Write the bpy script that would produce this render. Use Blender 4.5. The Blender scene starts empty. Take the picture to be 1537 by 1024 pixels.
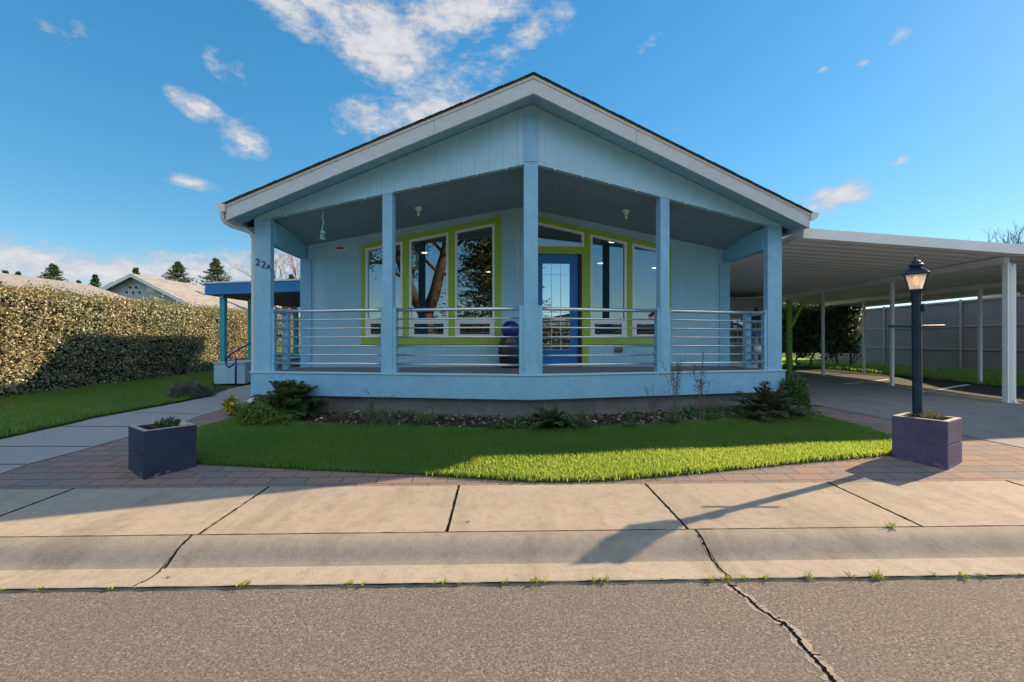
import bpy, bmesh, math, random
import numpy as np
from mathutils import Vector, Matrix, noise as mn
random.seed(7); rng = np.random.default_rng(7)
R = math.radians
scene = bpy.context.scene
COL = scene.collection

# ------------------------------------------------------------------ site survey helpers
F = 690.0; CX = 768.5; CY = 512.0; H = 1.45
ST = R(1.55)                                            # the street's turn
SC, SS = math.cos(ST), math.sin(ST)
def su(X, Y): return X*SC + Y*SS, Y*SC - X*SS           # along the street, across it
def us(u, s): return u*SC - s*SS, u*SS + s*SC
KN = [(-400, 0.0), (3.2, .10), (4.23, .125), (6.7, .34), (9, .37), (12, .44), (60, .6), (1000, .6)]
def zs(s):
    for (a, za), (b, zb) in zip(KN, KN[1:]):
        if s <= b: return za + (zb-za)*max(0, s-a)/(b-a)
    return KN[-1][1]
def zg(X, Y): return zs(Y*SC - X*SS)
def G(px, py):
    "ground point seen at a pixel of the photograph, used to survey the ground plan"
    dx, dz = (px-CX)/F, (CY-py)/F
    lo, hi = .5, 200.0
    for _ in range(50):
        t = (lo+hi)/2
        if H+dz*t > zg(dx*t, t): lo = t
        else: hi = t
    return (dx*lo, lo)
def D(px, py, d): return ((px-CX)/F*d, d, H+(CY-py)/F*d)

# ------------------------------------------------------------------ materials
def _nt(name):
    m = bpy.data.materials.new(name); m.use_nodes = True
    nt = m.node_tree; b = nt.nodes['Principled BSDF']
    return m, nt, b
def N(nt, t, **kw):
    n = nt.nodes.new(t)
    for k, v in kw.items():
        if k in n.inputs: n.inputs[k].default_value = v
        else: setattr(n, k, v)
    return n
def L(nt, a, b): nt.links.new(a, b)
def c4(c): return (c[0], c[1], c[2], 1)
def ramp(nt, fac, stops):
    r = N(nt, 'ShaderNodeValToRGB'); e = r.color_ramp.elements
    while len(e) < len(stops): e.new(.5)
    for el, (p, c) in zip(e, stops):
        el.position = p; el.color = c4(c) if len(c) == 3 else c
    L(nt, fac, r.inputs[0]); return r.outputs[0]
def mixc(nt, fac, a, b, mode='MIX'):
    m = N(nt, 'ShaderNodeMix', data_type='RGBA', blend_type=mode)
    for i, v in ((0, fac), (6, a), (7, b)):
        if hasattr(v, 'links') or hasattr(v, 'is_linked'): L(nt, v, m.inputs[i])
        elif i == 0: m.inputs[0].default_value = v
        else: m.inputs[i].default_value = c4(v)
    return m.outputs[2]
def coord(nt, kind='Object', scale=(1, 1, 1), rot=(0, 0, 0)):
    t = N(nt, 'ShaderNodeTexCoord'); mp = N(nt, 'ShaderNodeMapping')
    mp.inputs['Scale'].default_value = scale; mp.inputs['Rotation'].default_value = rot
    L(nt, t.outputs[kind], mp.inputs[0]); return mp.outputs[0]
def tnoise(nt, vec, scale, detail=4, rough=.55):
    n = N(nt, 'ShaderNodeTexNoise'); n.inputs['Scale'].default_value = scale
    n.inputs['Detail'].default_value = detail; n.inputs['Roughness'].default_value = rough
    L(nt, vec, n.inputs['Vector']); return n.outputs[0]
def bumpn(nt, h, strength, dist, b, normal=None):
    bp = N(nt, 'ShaderNodeBump'); bp.inputs['Strength'].default_value = strength; bp.inputs['Distance'].default_value = dist
    L(nt, h, bp.inputs['Height'])
    if normal: L(nt, normal, bp.inputs['Normal'])
    L(nt, bp.outputs[0], b.inputs['Normal']); return bp.outputs[0]
def paint(name, c, rough=.5, var=.12, scale=3.0, bump=.15, metal=0, fine=60, spec=.5, chips=None, grain=None):
    "painted or cast surface with soft blotches, fine grain and a faint bump"
    m, nt, b = _nt(name); v = coord(nt)
    n1 = tnoise(nt, v, scale, 5); n2 = tnoise(nt, v, fine, 3)
    dk = [x*(1-var*1.6) for x in c]; lt = [min(1, x*(1+var)) for x in c]
    col = ramp(nt, n1, [(.3, dk), (.7, lt)])
    col = mixc(nt, .25, col, ramp(nt, n2, [(.35, dk), (.65, lt)]))
    if grain:
        n5 = tnoise(nt, coord(nt, scale=grain), 1.6, 6, .7)
        col = mixc(nt, .45, col, ramp(nt, n5, [(.3, [x*.74 for x in c]), (.7, [min(1, x*1.12) for x in c])]))
        n6 = tnoise(nt, coord(nt, scale=(1.2, 1.2, .35)), 1.5, 5, .6); col = mixc(nt, ramp(nt, n6, [(.5, (0,)*3), (.75, (.12,)*3)]), col, (.30, .36, .38))
    if chips:
        sp = N(nt, 'ShaderNodeSeparateXYZ'); L(nt, v, sp.inputs[0])
        lo = ramp(nt, sp.outputs[2], [(0, (.16,)*3), (.12, (.03,)*3), (.22, (.06,)*3), (.30, (0,)*3)])
        n7 = tnoise(nt, v, 17, 7, .7); ad = N(nt, 'ShaderNodeMath', operation='ADD'); L(nt, n7, ad.inputs[0]); L(nt, lo, ad.inputs[1])
        col = mixc(nt, ramp(nt, ad.outputs[0], [(.70, (0,)*3), (.735, (.85,)*3)]), col, chips)
        n8 = tnoise(nt, v, 5, 6, .65); col = mixc(nt, ramp(nt, n8, [(.45, (0,)*3), (.7, (.45,)*3)]), col, [x*.55+.03 for x in c])
    L(nt, col, b.inputs['Base Color'])
    b.inputs['Roughness'].default_value = rough; b.inputs['Metallic'].default_value = metal
    b.inputs['Specular IOR Level'].default_value = spec
    if bump: bumpn(nt, n2, bump, .004, b)
    return m
def siding(name, c, pitch=.2, rough=.55, axis='X'):
    "grooved plywood siding: vertical grooves every pitch metres, rough sawn grain"
    m, nt, b = _nt(name); v = coord(nt)
    sep = N(nt, 'ShaderNodeSeparateXYZ'); L(nt, v, sep.inputs[0])
    a = N(nt, 'ShaderNodeMath', operation='ADD'); L(nt, sep.outputs[0], a.inputs[0]); L(nt, sep.outputs[1], a.inputs[1])
    src = a.outputs[0] if axis == 'XY' else sep.outputs['XYZ'.index(axis)]
    d = N(nt, 'ShaderNodeMath', operation='DIVIDE'); L(nt, src, d.inputs[0]); d.inputs[1].default_value = pitch
    f = N(nt, 'ShaderNodeMath', operation='FRACT'); L(nt, d.outputs[0], f.inputs[0])
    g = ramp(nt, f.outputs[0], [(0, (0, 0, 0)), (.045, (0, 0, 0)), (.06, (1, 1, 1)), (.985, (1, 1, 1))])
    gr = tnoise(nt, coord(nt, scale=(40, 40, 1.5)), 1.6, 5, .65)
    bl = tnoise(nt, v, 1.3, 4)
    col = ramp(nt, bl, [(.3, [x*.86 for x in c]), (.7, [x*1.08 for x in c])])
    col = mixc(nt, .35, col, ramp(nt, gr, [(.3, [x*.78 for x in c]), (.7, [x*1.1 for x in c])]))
    L(nt, col, b.inputs['Base Color']); b.inputs['Roughness'].default_value = rough
    n1 = bumpn(nt, gr, .25, .004, b); bumpn(nt, g, .8, .008, b, n1)
    return m
def speckle(name, base, dark, light, s1=90, s2=2.0, rough=.9, bump=.5, bd=.006, stain=None, warm=None, slab=0, k=1.0):
    base, dark, light = [x*k for x in base], [x*k for x in dark], [x*k for x in light]
    stain = [x*k for x in stain] if stain else None; warm = [x*k for x in warm] if warm else None
    "mineral surface: aggregate speckle over broad patches, stains"
    m, nt, b = _nt(name); v = coord(nt)
    vo = N(nt, 'ShaderNodeTexVoronoi'); vo.inputs['Scale'].default_value = s1; L(nt, v, vo.inputs['Vector'])
    hs = N(nt, 'ShaderNodeSeparateColor'); L(nt, vo.outputs['Color'], hs.inputs[0])
    sp = ramp(nt, hs.outputs[0], [(0, dark), (.45, base), (1, light)])
    n1 = tnoise(nt, v, s2, 6, .6); n3 = tnoise(nt, v, s1*2.2, 2)
    col = mixc(nt, .55, sp, base)
    col = mixc(nt, ramp(nt, n1, [(.32, (.55,)*3), (.68, (0,)*3)]), col, stain or [x*.8 for x in base])
    col = mixc(nt, .35, col, ramp(nt, n3, [(.3, dark), (.7, light)]))
    if warm:
        n4 = tnoise(nt, coord(nt, scale=(.35, 1, 1)), 1.1, 5, .65)
        col = mixc(nt, ramp(nt, n4, [(.42, (0,)*3), (.66, (.7,)*3)]), col, warm)
    if slab:
        n5 = tnoise(nt, v, 13, 6, .7); col = mixc(nt, 1.0, col, ramp(nt, n5, [(.28, (.80, .79, .77)), (.5, (1, 1, 1)), (.72, (1.08, 1.07, 1.05))]), 'MULTIPLY')
        n6 = tnoise(nt, coord(nt, scale=(1, .3, 1), rot=(0, 0, R(20))), 2.6, 7, .68); col = mixc(nt, 1.0, col, ramp(nt, n6, [(.36, (.80, .79, .78)), (.52, (1, 1, 1))]), 'MULTIPLY')
        vs_ = N(nt, 'ShaderNodeTexVoronoi'); vs_.inputs['Scale'].default_value = 26; L(nt, v, vs_.inputs['Vector'])
        col = mixc(nt, ramp(nt, vs_.outputs['Distance'], [(.07, (.55,)*3), (.16, (0,)*3)]), col, [x*.5 for x in dark])
        g = N(nt, 'ShaderNodeNewGeometry'); col = mixc(nt, 1.0, col, ramp(nt, g.outputs['Random Per Island'], [(0, (.90, .90, .91)), (1, (1.05, 1.04, 1.02))]), 'MULTIPLY')
    L(nt, col, b.inputs['Base Color']); b.inputs['Roughness'].default_value = rough
    b.inputs['Specular IOR Level'].default_value = .25
    md = N(nt, 'ShaderNodeMath', operation='ADD'); L(nt, vo.outputs['Distance'], md.inputs[0]); L(nt, n3, md.inputs[1])
    n = bumpn(nt, n1, .3, .02, b)
    bumpn(nt, md.outputs[0], bump, bd, b, n)
    return m
def leafmat(name, stops, rough=.5, trans=.25, spec=.4, patch=None, tcol=(.5, .6, .1)):
    "leaves: every leaf its own shade"
    m, nt, b = _nt(name)
    g = N(nt, 'ShaderNodeNewGeometry')
    col = ramp(nt, g.outputs['Random Per Island'], stops)
    if patch:
        n = tnoise(nt, coord(nt), patch[1], 3)
        col = mixc(nt, ramp(nt, n, [(.42, (0,)*3), (.62, (patch[2],)*3)]), col, patch[0])
    L(nt, col, b.inputs['Base Color']); b.inputs['Roughness'].default_value = rough
    b.inputs['Specular IOR Level'].default_value = spec
    if trans:
        t = N(nt, 'ShaderNodeBsdfTranslucent'); L(nt, mixc(nt, .5, col, tcol, 'MIX'), t.inputs[0])
        mx = N(nt, 'ShaderNodeMixShader'); mx.inputs[0].default_value = trans
        L(nt, b.outputs[0], mx.inputs[1]); L(nt, t.outputs[0], mx.inputs[2])
        L(nt, mx.outputs[0], nt.nodes['Material Output'].inputs[0])
    return m
def glassmat(name, refl=.35, tint=(.75, .8, .82)):
    m = bpy.data.materials.new(name); m.use_nodes = True; nt = m.node_tree; nt.nodes.clear()
    o = N(nt, 'ShaderNodeOutputMaterial'); t = N(nt, 'ShaderNodeBsdfTransparent'); g = N(nt, 'ShaderNodeBsdfGlossy')
    t.inputs[0].default_value = c4(tint); g.inputs['Roughness'].default_value = 0.0; g.inputs[0].default_value = (.95, .97, 1, 1)
    fr = N(nt, 'ShaderNodeFresnel'); fr.inputs[0].default_value = 1.5
    a = N(nt, 'ShaderNodeMath', operation='ADD'); L(nt, fr.outputs[0], a.inputs[0]); a.inputs[1].default_value = refl
    nz = tnoise(nt, coord(nt), 1.6, 2); bp = N(nt, 'ShaderNodeBump'); bp.inputs['Strength'].default_value = .05; bp.inputs['Distance'].default_value = .01
    L(nt, nz, bp.inputs['Height']); L(nt, bp.outputs[0], g.inputs['Normal'])
    mx = N(nt, 'ShaderNodeMixShader'); L(nt, a.outputs[0], mx.inputs[0]); L(nt, t.outputs[0], mx.inputs[1]); L(nt, g.outputs[0], mx.inputs[2])
    L(nt, mx.outputs[0], o.inputs[0]); return m
def emis(name, c, s):
    m, nt, b = _nt(name); b.inputs['Emission Color'].default_value = c4(c); b.inputs['Emission Strength'].default_value = s
    b.inputs['Base Color'].default_value = c4(c); return m
def shingle(name, c):
    m, nt, b = _nt(name); v = coord(nt)
    br = N(nt, 'ShaderNodeTexBrick'); br.inputs['Scale'].default_value = 1
    br.inputs['Brick Width'].default_value = .3; br.inputs['Row Height'].default_value = .14; br.inputs['Mortar Size'].default_value = .008
    br.inputs['Color1'].default_value = c4([x*.75 for x in c]); br.inputs['Color2'].default_value = c4([x*1.2 for x in c]); br.inputs['Mortar'].default_value = c4([x*.4 for x in c])
    L(nt, coord(nt, rot=(0, 0, R(90))), br.inputs['Vector'])
    n = tnoise(nt, v, 120, 2); col = mixc(nt, .3, br.outputs[0], ramp(nt, n, [(.3, [x*.5 for x in c]), (.7, [x*1.4 for x in c])]))
    L(nt, col, b.inputs['Base Color']); b.inputs['Roughness'].default_value = .95; bumpn(nt, n, .4, .004, b); return m
def paver_mat():
    m, nt, b = _nt('paver brick'); v = coord(nt, rot=(0, 0, -ST))
    br = N(nt, 'ShaderNodeTexBrick'); br.inputs['Scale'].default_value = 1; br.offset = .5
    br.inputs['Brick Width'].default_value = .33; br.inputs['Row Height'].default_value = .165; br.inputs['Mortar Size'].default_value = .006
    br.inputs['Mortar Smooth'].default_value = .2; br.inputs['Bias'].default_value = 0
    br.inputs['Color1'].default_value = (.33, .185, .145, 1); br.inputs['Color2'].default_value = (.165, .16, .165, 1); br.inputs['Mortar'].default_value = (.035, .028, .022, 1)
    L(nt, v, br.inputs['Vector'])
    n = tnoise(nt, v, 1.6, 5); n2 = tnoise(nt, v, 70, 3)
    col = mixc(nt, ramp(nt, n, [(.4, (0,)*3), (.65, (.25,)*3)]), br.outputs[0], (.19, .15, .13))
    col = mixc(nt, .3, col, ramp(nt, n2, [(.3, (.10, .08, .07)), (.7, (.38, .30, .26))]))
    L(nt, col, b.inputs['Base Color']); b.inputs['Roughness'].default_value = .9; b.inputs['Specular IOR Level'].default_value = .25
    inv = N(nt, 'ShaderNodeMath', operation='SUBTRACT'); inv.inputs[0].default_value = 1; L(nt, br.outputs[1], inv.inputs[1])
    n_ = bumpn(nt, n2, .35, .003, b); bumpn(nt, inv.outputs[0], 1.0, .008, b, n_); return m
def block_mat():
    m, nt, b = _nt('concrete block'); v = coord(nt)
    sep = N(nt, 'ShaderNodeSeparateXYZ'); L(nt, v, sep.inputs[0]); cmb = N(nt, 'ShaderNodeCombineXYZ')
    L(nt, sep.outputs[0], cmb.inputs[0]); L(nt, sep.outputs[2], cmb.inputs[1])
    br = N(nt, 'ShaderNodeTexBrick'); br.inputs['Scale'].default_value = 1
    br.inputs['Brick Width'].default_value = .4; br.inputs['Row Height'].default_value = .2; br.inputs['Mortar Size'].default_value = .008
    br.inputs['Color1'].default_value = (.20, .195, .19, 1); br.inputs['Color2'].default_value = (.155, .15, .15, 1); br.inputs['Mortar'].default_value = (.24, .23, .22, 1)
    L(nt, cmb.outputs[0], br.inputs['Vector'])
    n = tnoise(nt, v, 4, 6, .65); n2 = tnoise(nt, v, 90, 2)
    col = mixc(nt, ramp(nt, n, [(.35, (.6,)*3), (.7, (0,)*3)]), br.outputs[0], (.10, .095, .085))
    L(nt, col, b.inputs['Base Color']); b.inputs['Roughness'].default_value = .95
    bumpn(nt, n2, .5, .005, b); return m

M = {}
BLUE = (.36, .62, .78)
M['siding'] = siding('blue grooved siding', BLUE)
M['siding_side'] = siding('blue grooved siding side', BLUE, axis='Y')
M['trim'] = paint('blue painted timber', (.235, .50, .71), .5, .07, 2.0, .25, grain=(5, 5, 5))
M['trimcap'] = paint('pale blue cap', (.42, .58, .68), .5, .06)
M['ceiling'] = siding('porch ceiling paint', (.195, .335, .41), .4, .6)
M['fascia'] = paint('off white fascia paint', (.55, .60, .64), .5, .08, 1.2, .2, grain=(3, 3, 9))
M['white'] = paint('white metal paint', (.78, .78, .76), .4, .05, 2.0, .05)
M['frame'] = paint('white vinyl', (.80, .81, .82), .35, .03, 2.0, .0)
M['green'] = paint('lime green paint', (.32, .52, .055), .5, .08, 2.5, .2)
M['door'] = paint('royal blue door paint', (.010, .17, .52), .4, .10, 2.0, .1)
M['dark'] = paint('dark gap', (.02, .022, .028), .7, .1)
M['steel'] = paint('brushed steel rail', (.62, .66, .68), .28, .06, 6, .02, metal=.85)
M['shingle'] = shingle('dark roof shingle', (.045, .042, .042))
M['tanroof'] = shingle('weathered tan shingle', (.27, .26, .25))
M['block'] = block_mat()
M['deck'] = siding('grey deck boards', (.16, .17, .18), .145, .7)
M['glass'] = glassmat('window glass', .20, (.6, .66, .7))
def frosted(name, c):
    m, nt, b = _nt(name); b.inputs['Base Color'].default_value = c4(c); b.inputs['Roughness'].default_value = .25
    b.inputs['Transmission Weight'].default_value = 0
    t = N(nt, 'ShaderNodeBsdfTranslucent'); t.inputs[0].default_value = c4(c); tr = N(nt, 'ShaderNodeBsdfTransparent')
    a = N(nt, 'ShaderNodeMixShader'); a.inputs[0].default_value = .6; L(nt, b.outputs[0], a.inputs[1]); L(nt, t.outputs[0], a.inputs[2])
    n = tnoise(nt, coord(nt), 60, 2); f = ramp(nt, n, [(.3, (.35,)*3), (.7, (.6,)*3)])
    q = N(nt, 'ShaderNodeMixShader'); L(nt, f, q.inputs[0]); L(nt, a.outputs[0], q.inputs[1]); L(nt, tr.outputs[0], q.inputs[2])
    L(nt, q.outputs[0], nt.nodes['Material Output'].inputs[0]); return m
M['seeded'] = frosted('seeded lantern glass', (.95, .95, .92))
M['doorglass'] = glassmat('leaded door glass', .60, (.5, .55, .6))
M['lampglass'] = glassmat('lantern glass', .08, (.97, .95, .88))
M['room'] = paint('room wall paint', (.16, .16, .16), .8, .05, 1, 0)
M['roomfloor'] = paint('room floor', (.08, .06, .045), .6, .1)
M['downlight'] = emis('warm downlight', (1, .78, .5), 5)
M['bulbwarm'] = emis('orange lamp filament', (1, .42, .08), 1.6)
M['asphalt'] = speckle('worn street asphalt', (.25, .215, .185), (.07, .06, .05), (.40, .35, .31), 110, 1.1, .92, .9, .008, (.21, .18, .155))
def asphalt_mat():
    m, nt, b = _nt('worn street asphalt'); v = coord(nt)
    vo = N(nt, 'ShaderNodeTexVoronoi', feature='DISTANCE_TO_EDGE'); vo.inputs['Scale'].default_value = 115
    wv = mixc(nt, .012, v, N(nt, 'ShaderNodeTexNoise', Scale=60.0).outputs[1], 'ADD'); L(nt, wv, vo.inputs['Vector'])
    vc = N(nt, 'ShaderNodeTexVoronoi'); vc.inputs['Scale'].default_value = 115; L(nt, wv, vc.inputs['Vector'])
    hs = N(nt, 'ShaderNodeSeparateColor'); L(nt, vc.outputs['Color'], hs.inputs[0])
    stone = ramp(nt, hs.outputs[0], [(0, (.155, .135, .118)), (.5, (.205, .177, .152)), (.9, (.265, .232, .203)), (1, (.36, .32, .28))])
    n1 = tnoise(nt, v, 70, 3); n2 = tnoise(nt, v, .9, 5)
    pit = mixc(nt, 1.0, ramp(nt, vo.outputs[0], [(.02, (1,)*3), (.14, (0,)*3)]), ramp(nt, n1, [(.42, (0,)*3), (.58, (1,)*3)]), 'MULTIPLY')
    col = mixc(nt, pit, stone, (.055, .045, .038))
    col = mixc(nt, ramp(nt, n2, [(.35, (.35,)*3), (.65, (0,)*3)]), col, (.165, .145, .128))
    L(nt, col, b.inputs['Base Color']); b.inputs['Roughness'].default_value = .92; b.inputs['Specular IOR Level'].default_value = .2
    inv = N(nt, 'ShaderNodeInvert'); L(nt, pit, inv.inputs[1])
    q = bumpn(nt, inv.outputs[0], .7, .004, b); bumpn(nt, hs.outputs[1], .5, .003, b, q); return m
M['asphalt'] = asphalt_mat()
M['lot'] = speckle('dark sealed asphalt', (.035, .035, .038), (.015, .015, .016), (.06, .06, .06), 90, 1.0, .9, .5)
M['walk'] = speckle('pavement concrete', (.46, .40, .335), (.36, .31, .25), (.63, .55, .45), 150, .9, .85, .35, .004, (.43, .355, .275), (.58, .48, .36), 1, .75)
M['kerb'] = speckle('kerb concrete', (.43, .37, .30), (.27, .235, .195), (.54, .47, .39), 150, 1.4, .9, .35, .004, (.36, .305, .25), None, 1, .82)
M['gutter'] = speckle('gutter concrete', (.50, .43, .35), (.3, .27, .23), (.6, .53, .45), 120, 1.4, .9, .4, .004, (.40, .34, .28), None, 1, .80)
M['path'] = speckle('path concrete', (.34, .345, .345), (.21, .21, .205), (.40, .395, .39), 140, 1.0, .85, .3, .003, (.30, .295, .28))
M['paver'] = paver_mat()
M['drive'] = speckle('driveway concrete', (.22, .225, .23), (.15, .15, .15), (.30, .30, .30), 140, .8, .85, .3, .003, (.17, .175, .18), None, 1)
M['soil'] = speckle('dark soil', (.045, .034, .026), (.018, .014, .01), (.10, .08, .06), 60, 3, .95, 1.0, .02)
M['turf'] = speckle('turf thatch', (.045, .085, .015), (.02, .035, .008), (.08, .12, .025), 60, 2, .95, .6, .02)
M['grass'] = leafmat('grass blades', [(0, (.010, .085, .022)), (.45, (.022, .135, .030)), (.8, (.05, .185, .04)), (.96, (.12, .24, .06)), (1, (.28, .26, .10))], .33, .66, .8, ((.11, .20, .05), 1.3, .7), tcol=(.80, .98, .16))
M['hedge'] = leafmat('photinia leaves', [(0, (.05, .08, .035)), (.25, (.14, .20, .09)), (.55, (.28, .33, .19)), (.85, (.48, .49, .36)), (1, (.44, .27, .18))], .45, .15, .6, ((.40, .27, .17), .55, .45))
M['hedgetip'] = leafmat('red hedge tips', [(0, (.30, .13, .05)), (.5, (.36, .20, .08)), (1, (.22, .20, .06))], .45, .2)
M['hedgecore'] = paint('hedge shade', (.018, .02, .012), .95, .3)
M['darkhedge'] = leafmat('dark hedge leaves', [(0, (.045, .07, .035)), (.6, (.09, .13, .06)), (1, (.19, .22, .12))], .5, .1)
M['fern'] = leafmat('fern fronds', [(0, (.03, .075, .03)), (.5, (.06, .125, .045)), (1, (.13, .19, .08))], .5, .2)
M['olive'] = leafmat('greyish fronds', [(0, (.06, .075, .045)), (.5, (.09, .10, .06)), (1, (.15, .15, .095))], .6, .15)
M['bright'] = leafmat('bright green leaves', [(0, (.05, .13, .015)), (.5, (.09, .20, .03)), (1, (.17, .28, .06))], .5, .25)
M['box'] = leafmat('box leaves', [(0, (.03, .085, .015)), (.5, (.05, .13, .025)), (1, (.09, .19, .04))], .45, .15)
M['yellow'] = leafmat('yellow petals', [(0, (.65, .46, .02)), (1, (.8, .62, .05))], .5, .2)
M['weed'] = leafmat('weed leaves', [(0, (.18, .28, .03)), (.6, (.30, .38, .05)), (1, (.42, .42, .10))], .5, .3)
M['dry'] = leafmat('dry stems', [(0, (.14, .11, .075)), (.5, (.24, .19, .135)), (1, (.36, .29, .21))], .8, .1)
M['purpledry'] = leafmat('grey lavender leaves', [(0, (.07, .065, .06)), (.5, (.13, .115, .11)), (1, (.21, .18, .17))], .8, .1)
M['darkdry'] = leafmat('dark seed heads', [(0, (.035, .025, .025)), (1, (.09, .06, .055))], .8, .05)
M['mulch'] = leafmat('fallen leaves', [(0, (.06, .042, .03)), (.5, (.15, .108, .08)), (.88, (.27, .21, .16)), (1, (.55, .51, .47))], .8, .0)
M['bark'] = paint('bark', (.10, .075, .055), .9, .35, 6, .8, fine=30)
M['twig'] = paint('grey twig', (.16, .13, .11), .9, .25, 8, .3)
M['fir'] = leafmat('fir needles', [(0, (.04, .085, .05)), (.6, (.09, .15, .085)), (1, (.18, .23, .12))], .6, .1)
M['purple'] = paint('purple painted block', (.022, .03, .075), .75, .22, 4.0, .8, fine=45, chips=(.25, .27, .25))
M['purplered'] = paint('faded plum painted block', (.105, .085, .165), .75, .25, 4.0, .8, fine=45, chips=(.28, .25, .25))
M['rim'] = paint('bare concrete rim', (.42, .38, .34), .9, .2, 5, .6)
M['post'] = paint('slate green post paint', (.016, .035, .05), .6, .3, 9, .25, spec=.25)
M['iron'] = paint('dark lantern metal', (.03, .04, .075), .3, .15, 8, .05, metal=.3)
M['teal'] = paint('teal paint', (.03, .36, .42), .5, .1)
M['awn'] = paint('strong blue fascia paint', (.01, .17, .46), .45, .08)
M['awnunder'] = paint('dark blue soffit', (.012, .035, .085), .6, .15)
M['navy'] = paint('navy metal paint', (.015, .035, .20), .35, .1)
M['greywall'] = paint('grey blue house paint', (.36, .39, .42), .7, .06)
M['beigewall'] = paint('sage house paint', (.33, .33, .25), .7, .06)
M['palewhite'] = paint('pale roof edge', (.68, .66, .63), .6, .08)
M['fence'] = siding('grey board fence', (.20, .185, .18), .19, .8, 'Y')
M['fencerail'] = paint('fence rail', (.27, .255, .25), .7, .1)
M['pot'] = paint('dark glazed pot', (.03, .025, .022), .3, .3, 5, .3)
M['ball'] = paint('blue glazed ball', (.012, .03, .22), .15, .1)
M['red'] = paint('red sign', (.45, .05, .06), .5, .1)
M['porcelain'] = paint('white porcelain', (.8, .8, .78), .2, .03, 2, 0)
M['brass'] = paint('weathered outlet cover', (.18, .17, .15), .4, .2, metal=.5)
M['ink'] = paint('dark blue numerals', (.012, .03, .10), .5, .1)
M['crack'] = paint('crack depth', (.012, .010, .009), 1, .2, spec=.0)
M['seam'] = speckle('worn crack lip', (.34, .29, .25), (.2, .17, .15), (.45, .4, .35), 80, 2, .95, .6)
M['stone'] = paint('pale stone', (.45, .45, .43), .8, .2, 8, .5)
M['shed'] = siding('pale shed boards', (.42, .50, .55), .3, .6, 'X')
def corrug(name, c):
    m, nt, b = _nt(name); v = coord(nt)
    sep = N(nt, 'ShaderNodeSeparateXYZ'); L(nt, v, sep.inputs[0])
    n = tnoise(nt, v, .8, 4)
    L(nt, ramp(nt, n, [(.3, [x*.85 for x in c]), (.7, c)]), b.inputs['Base Color']); b.inputs['Roughness'].default_value = .42
    return m
M['pan'] = corrug('white roof pan', (.86, .85, .83))

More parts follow.
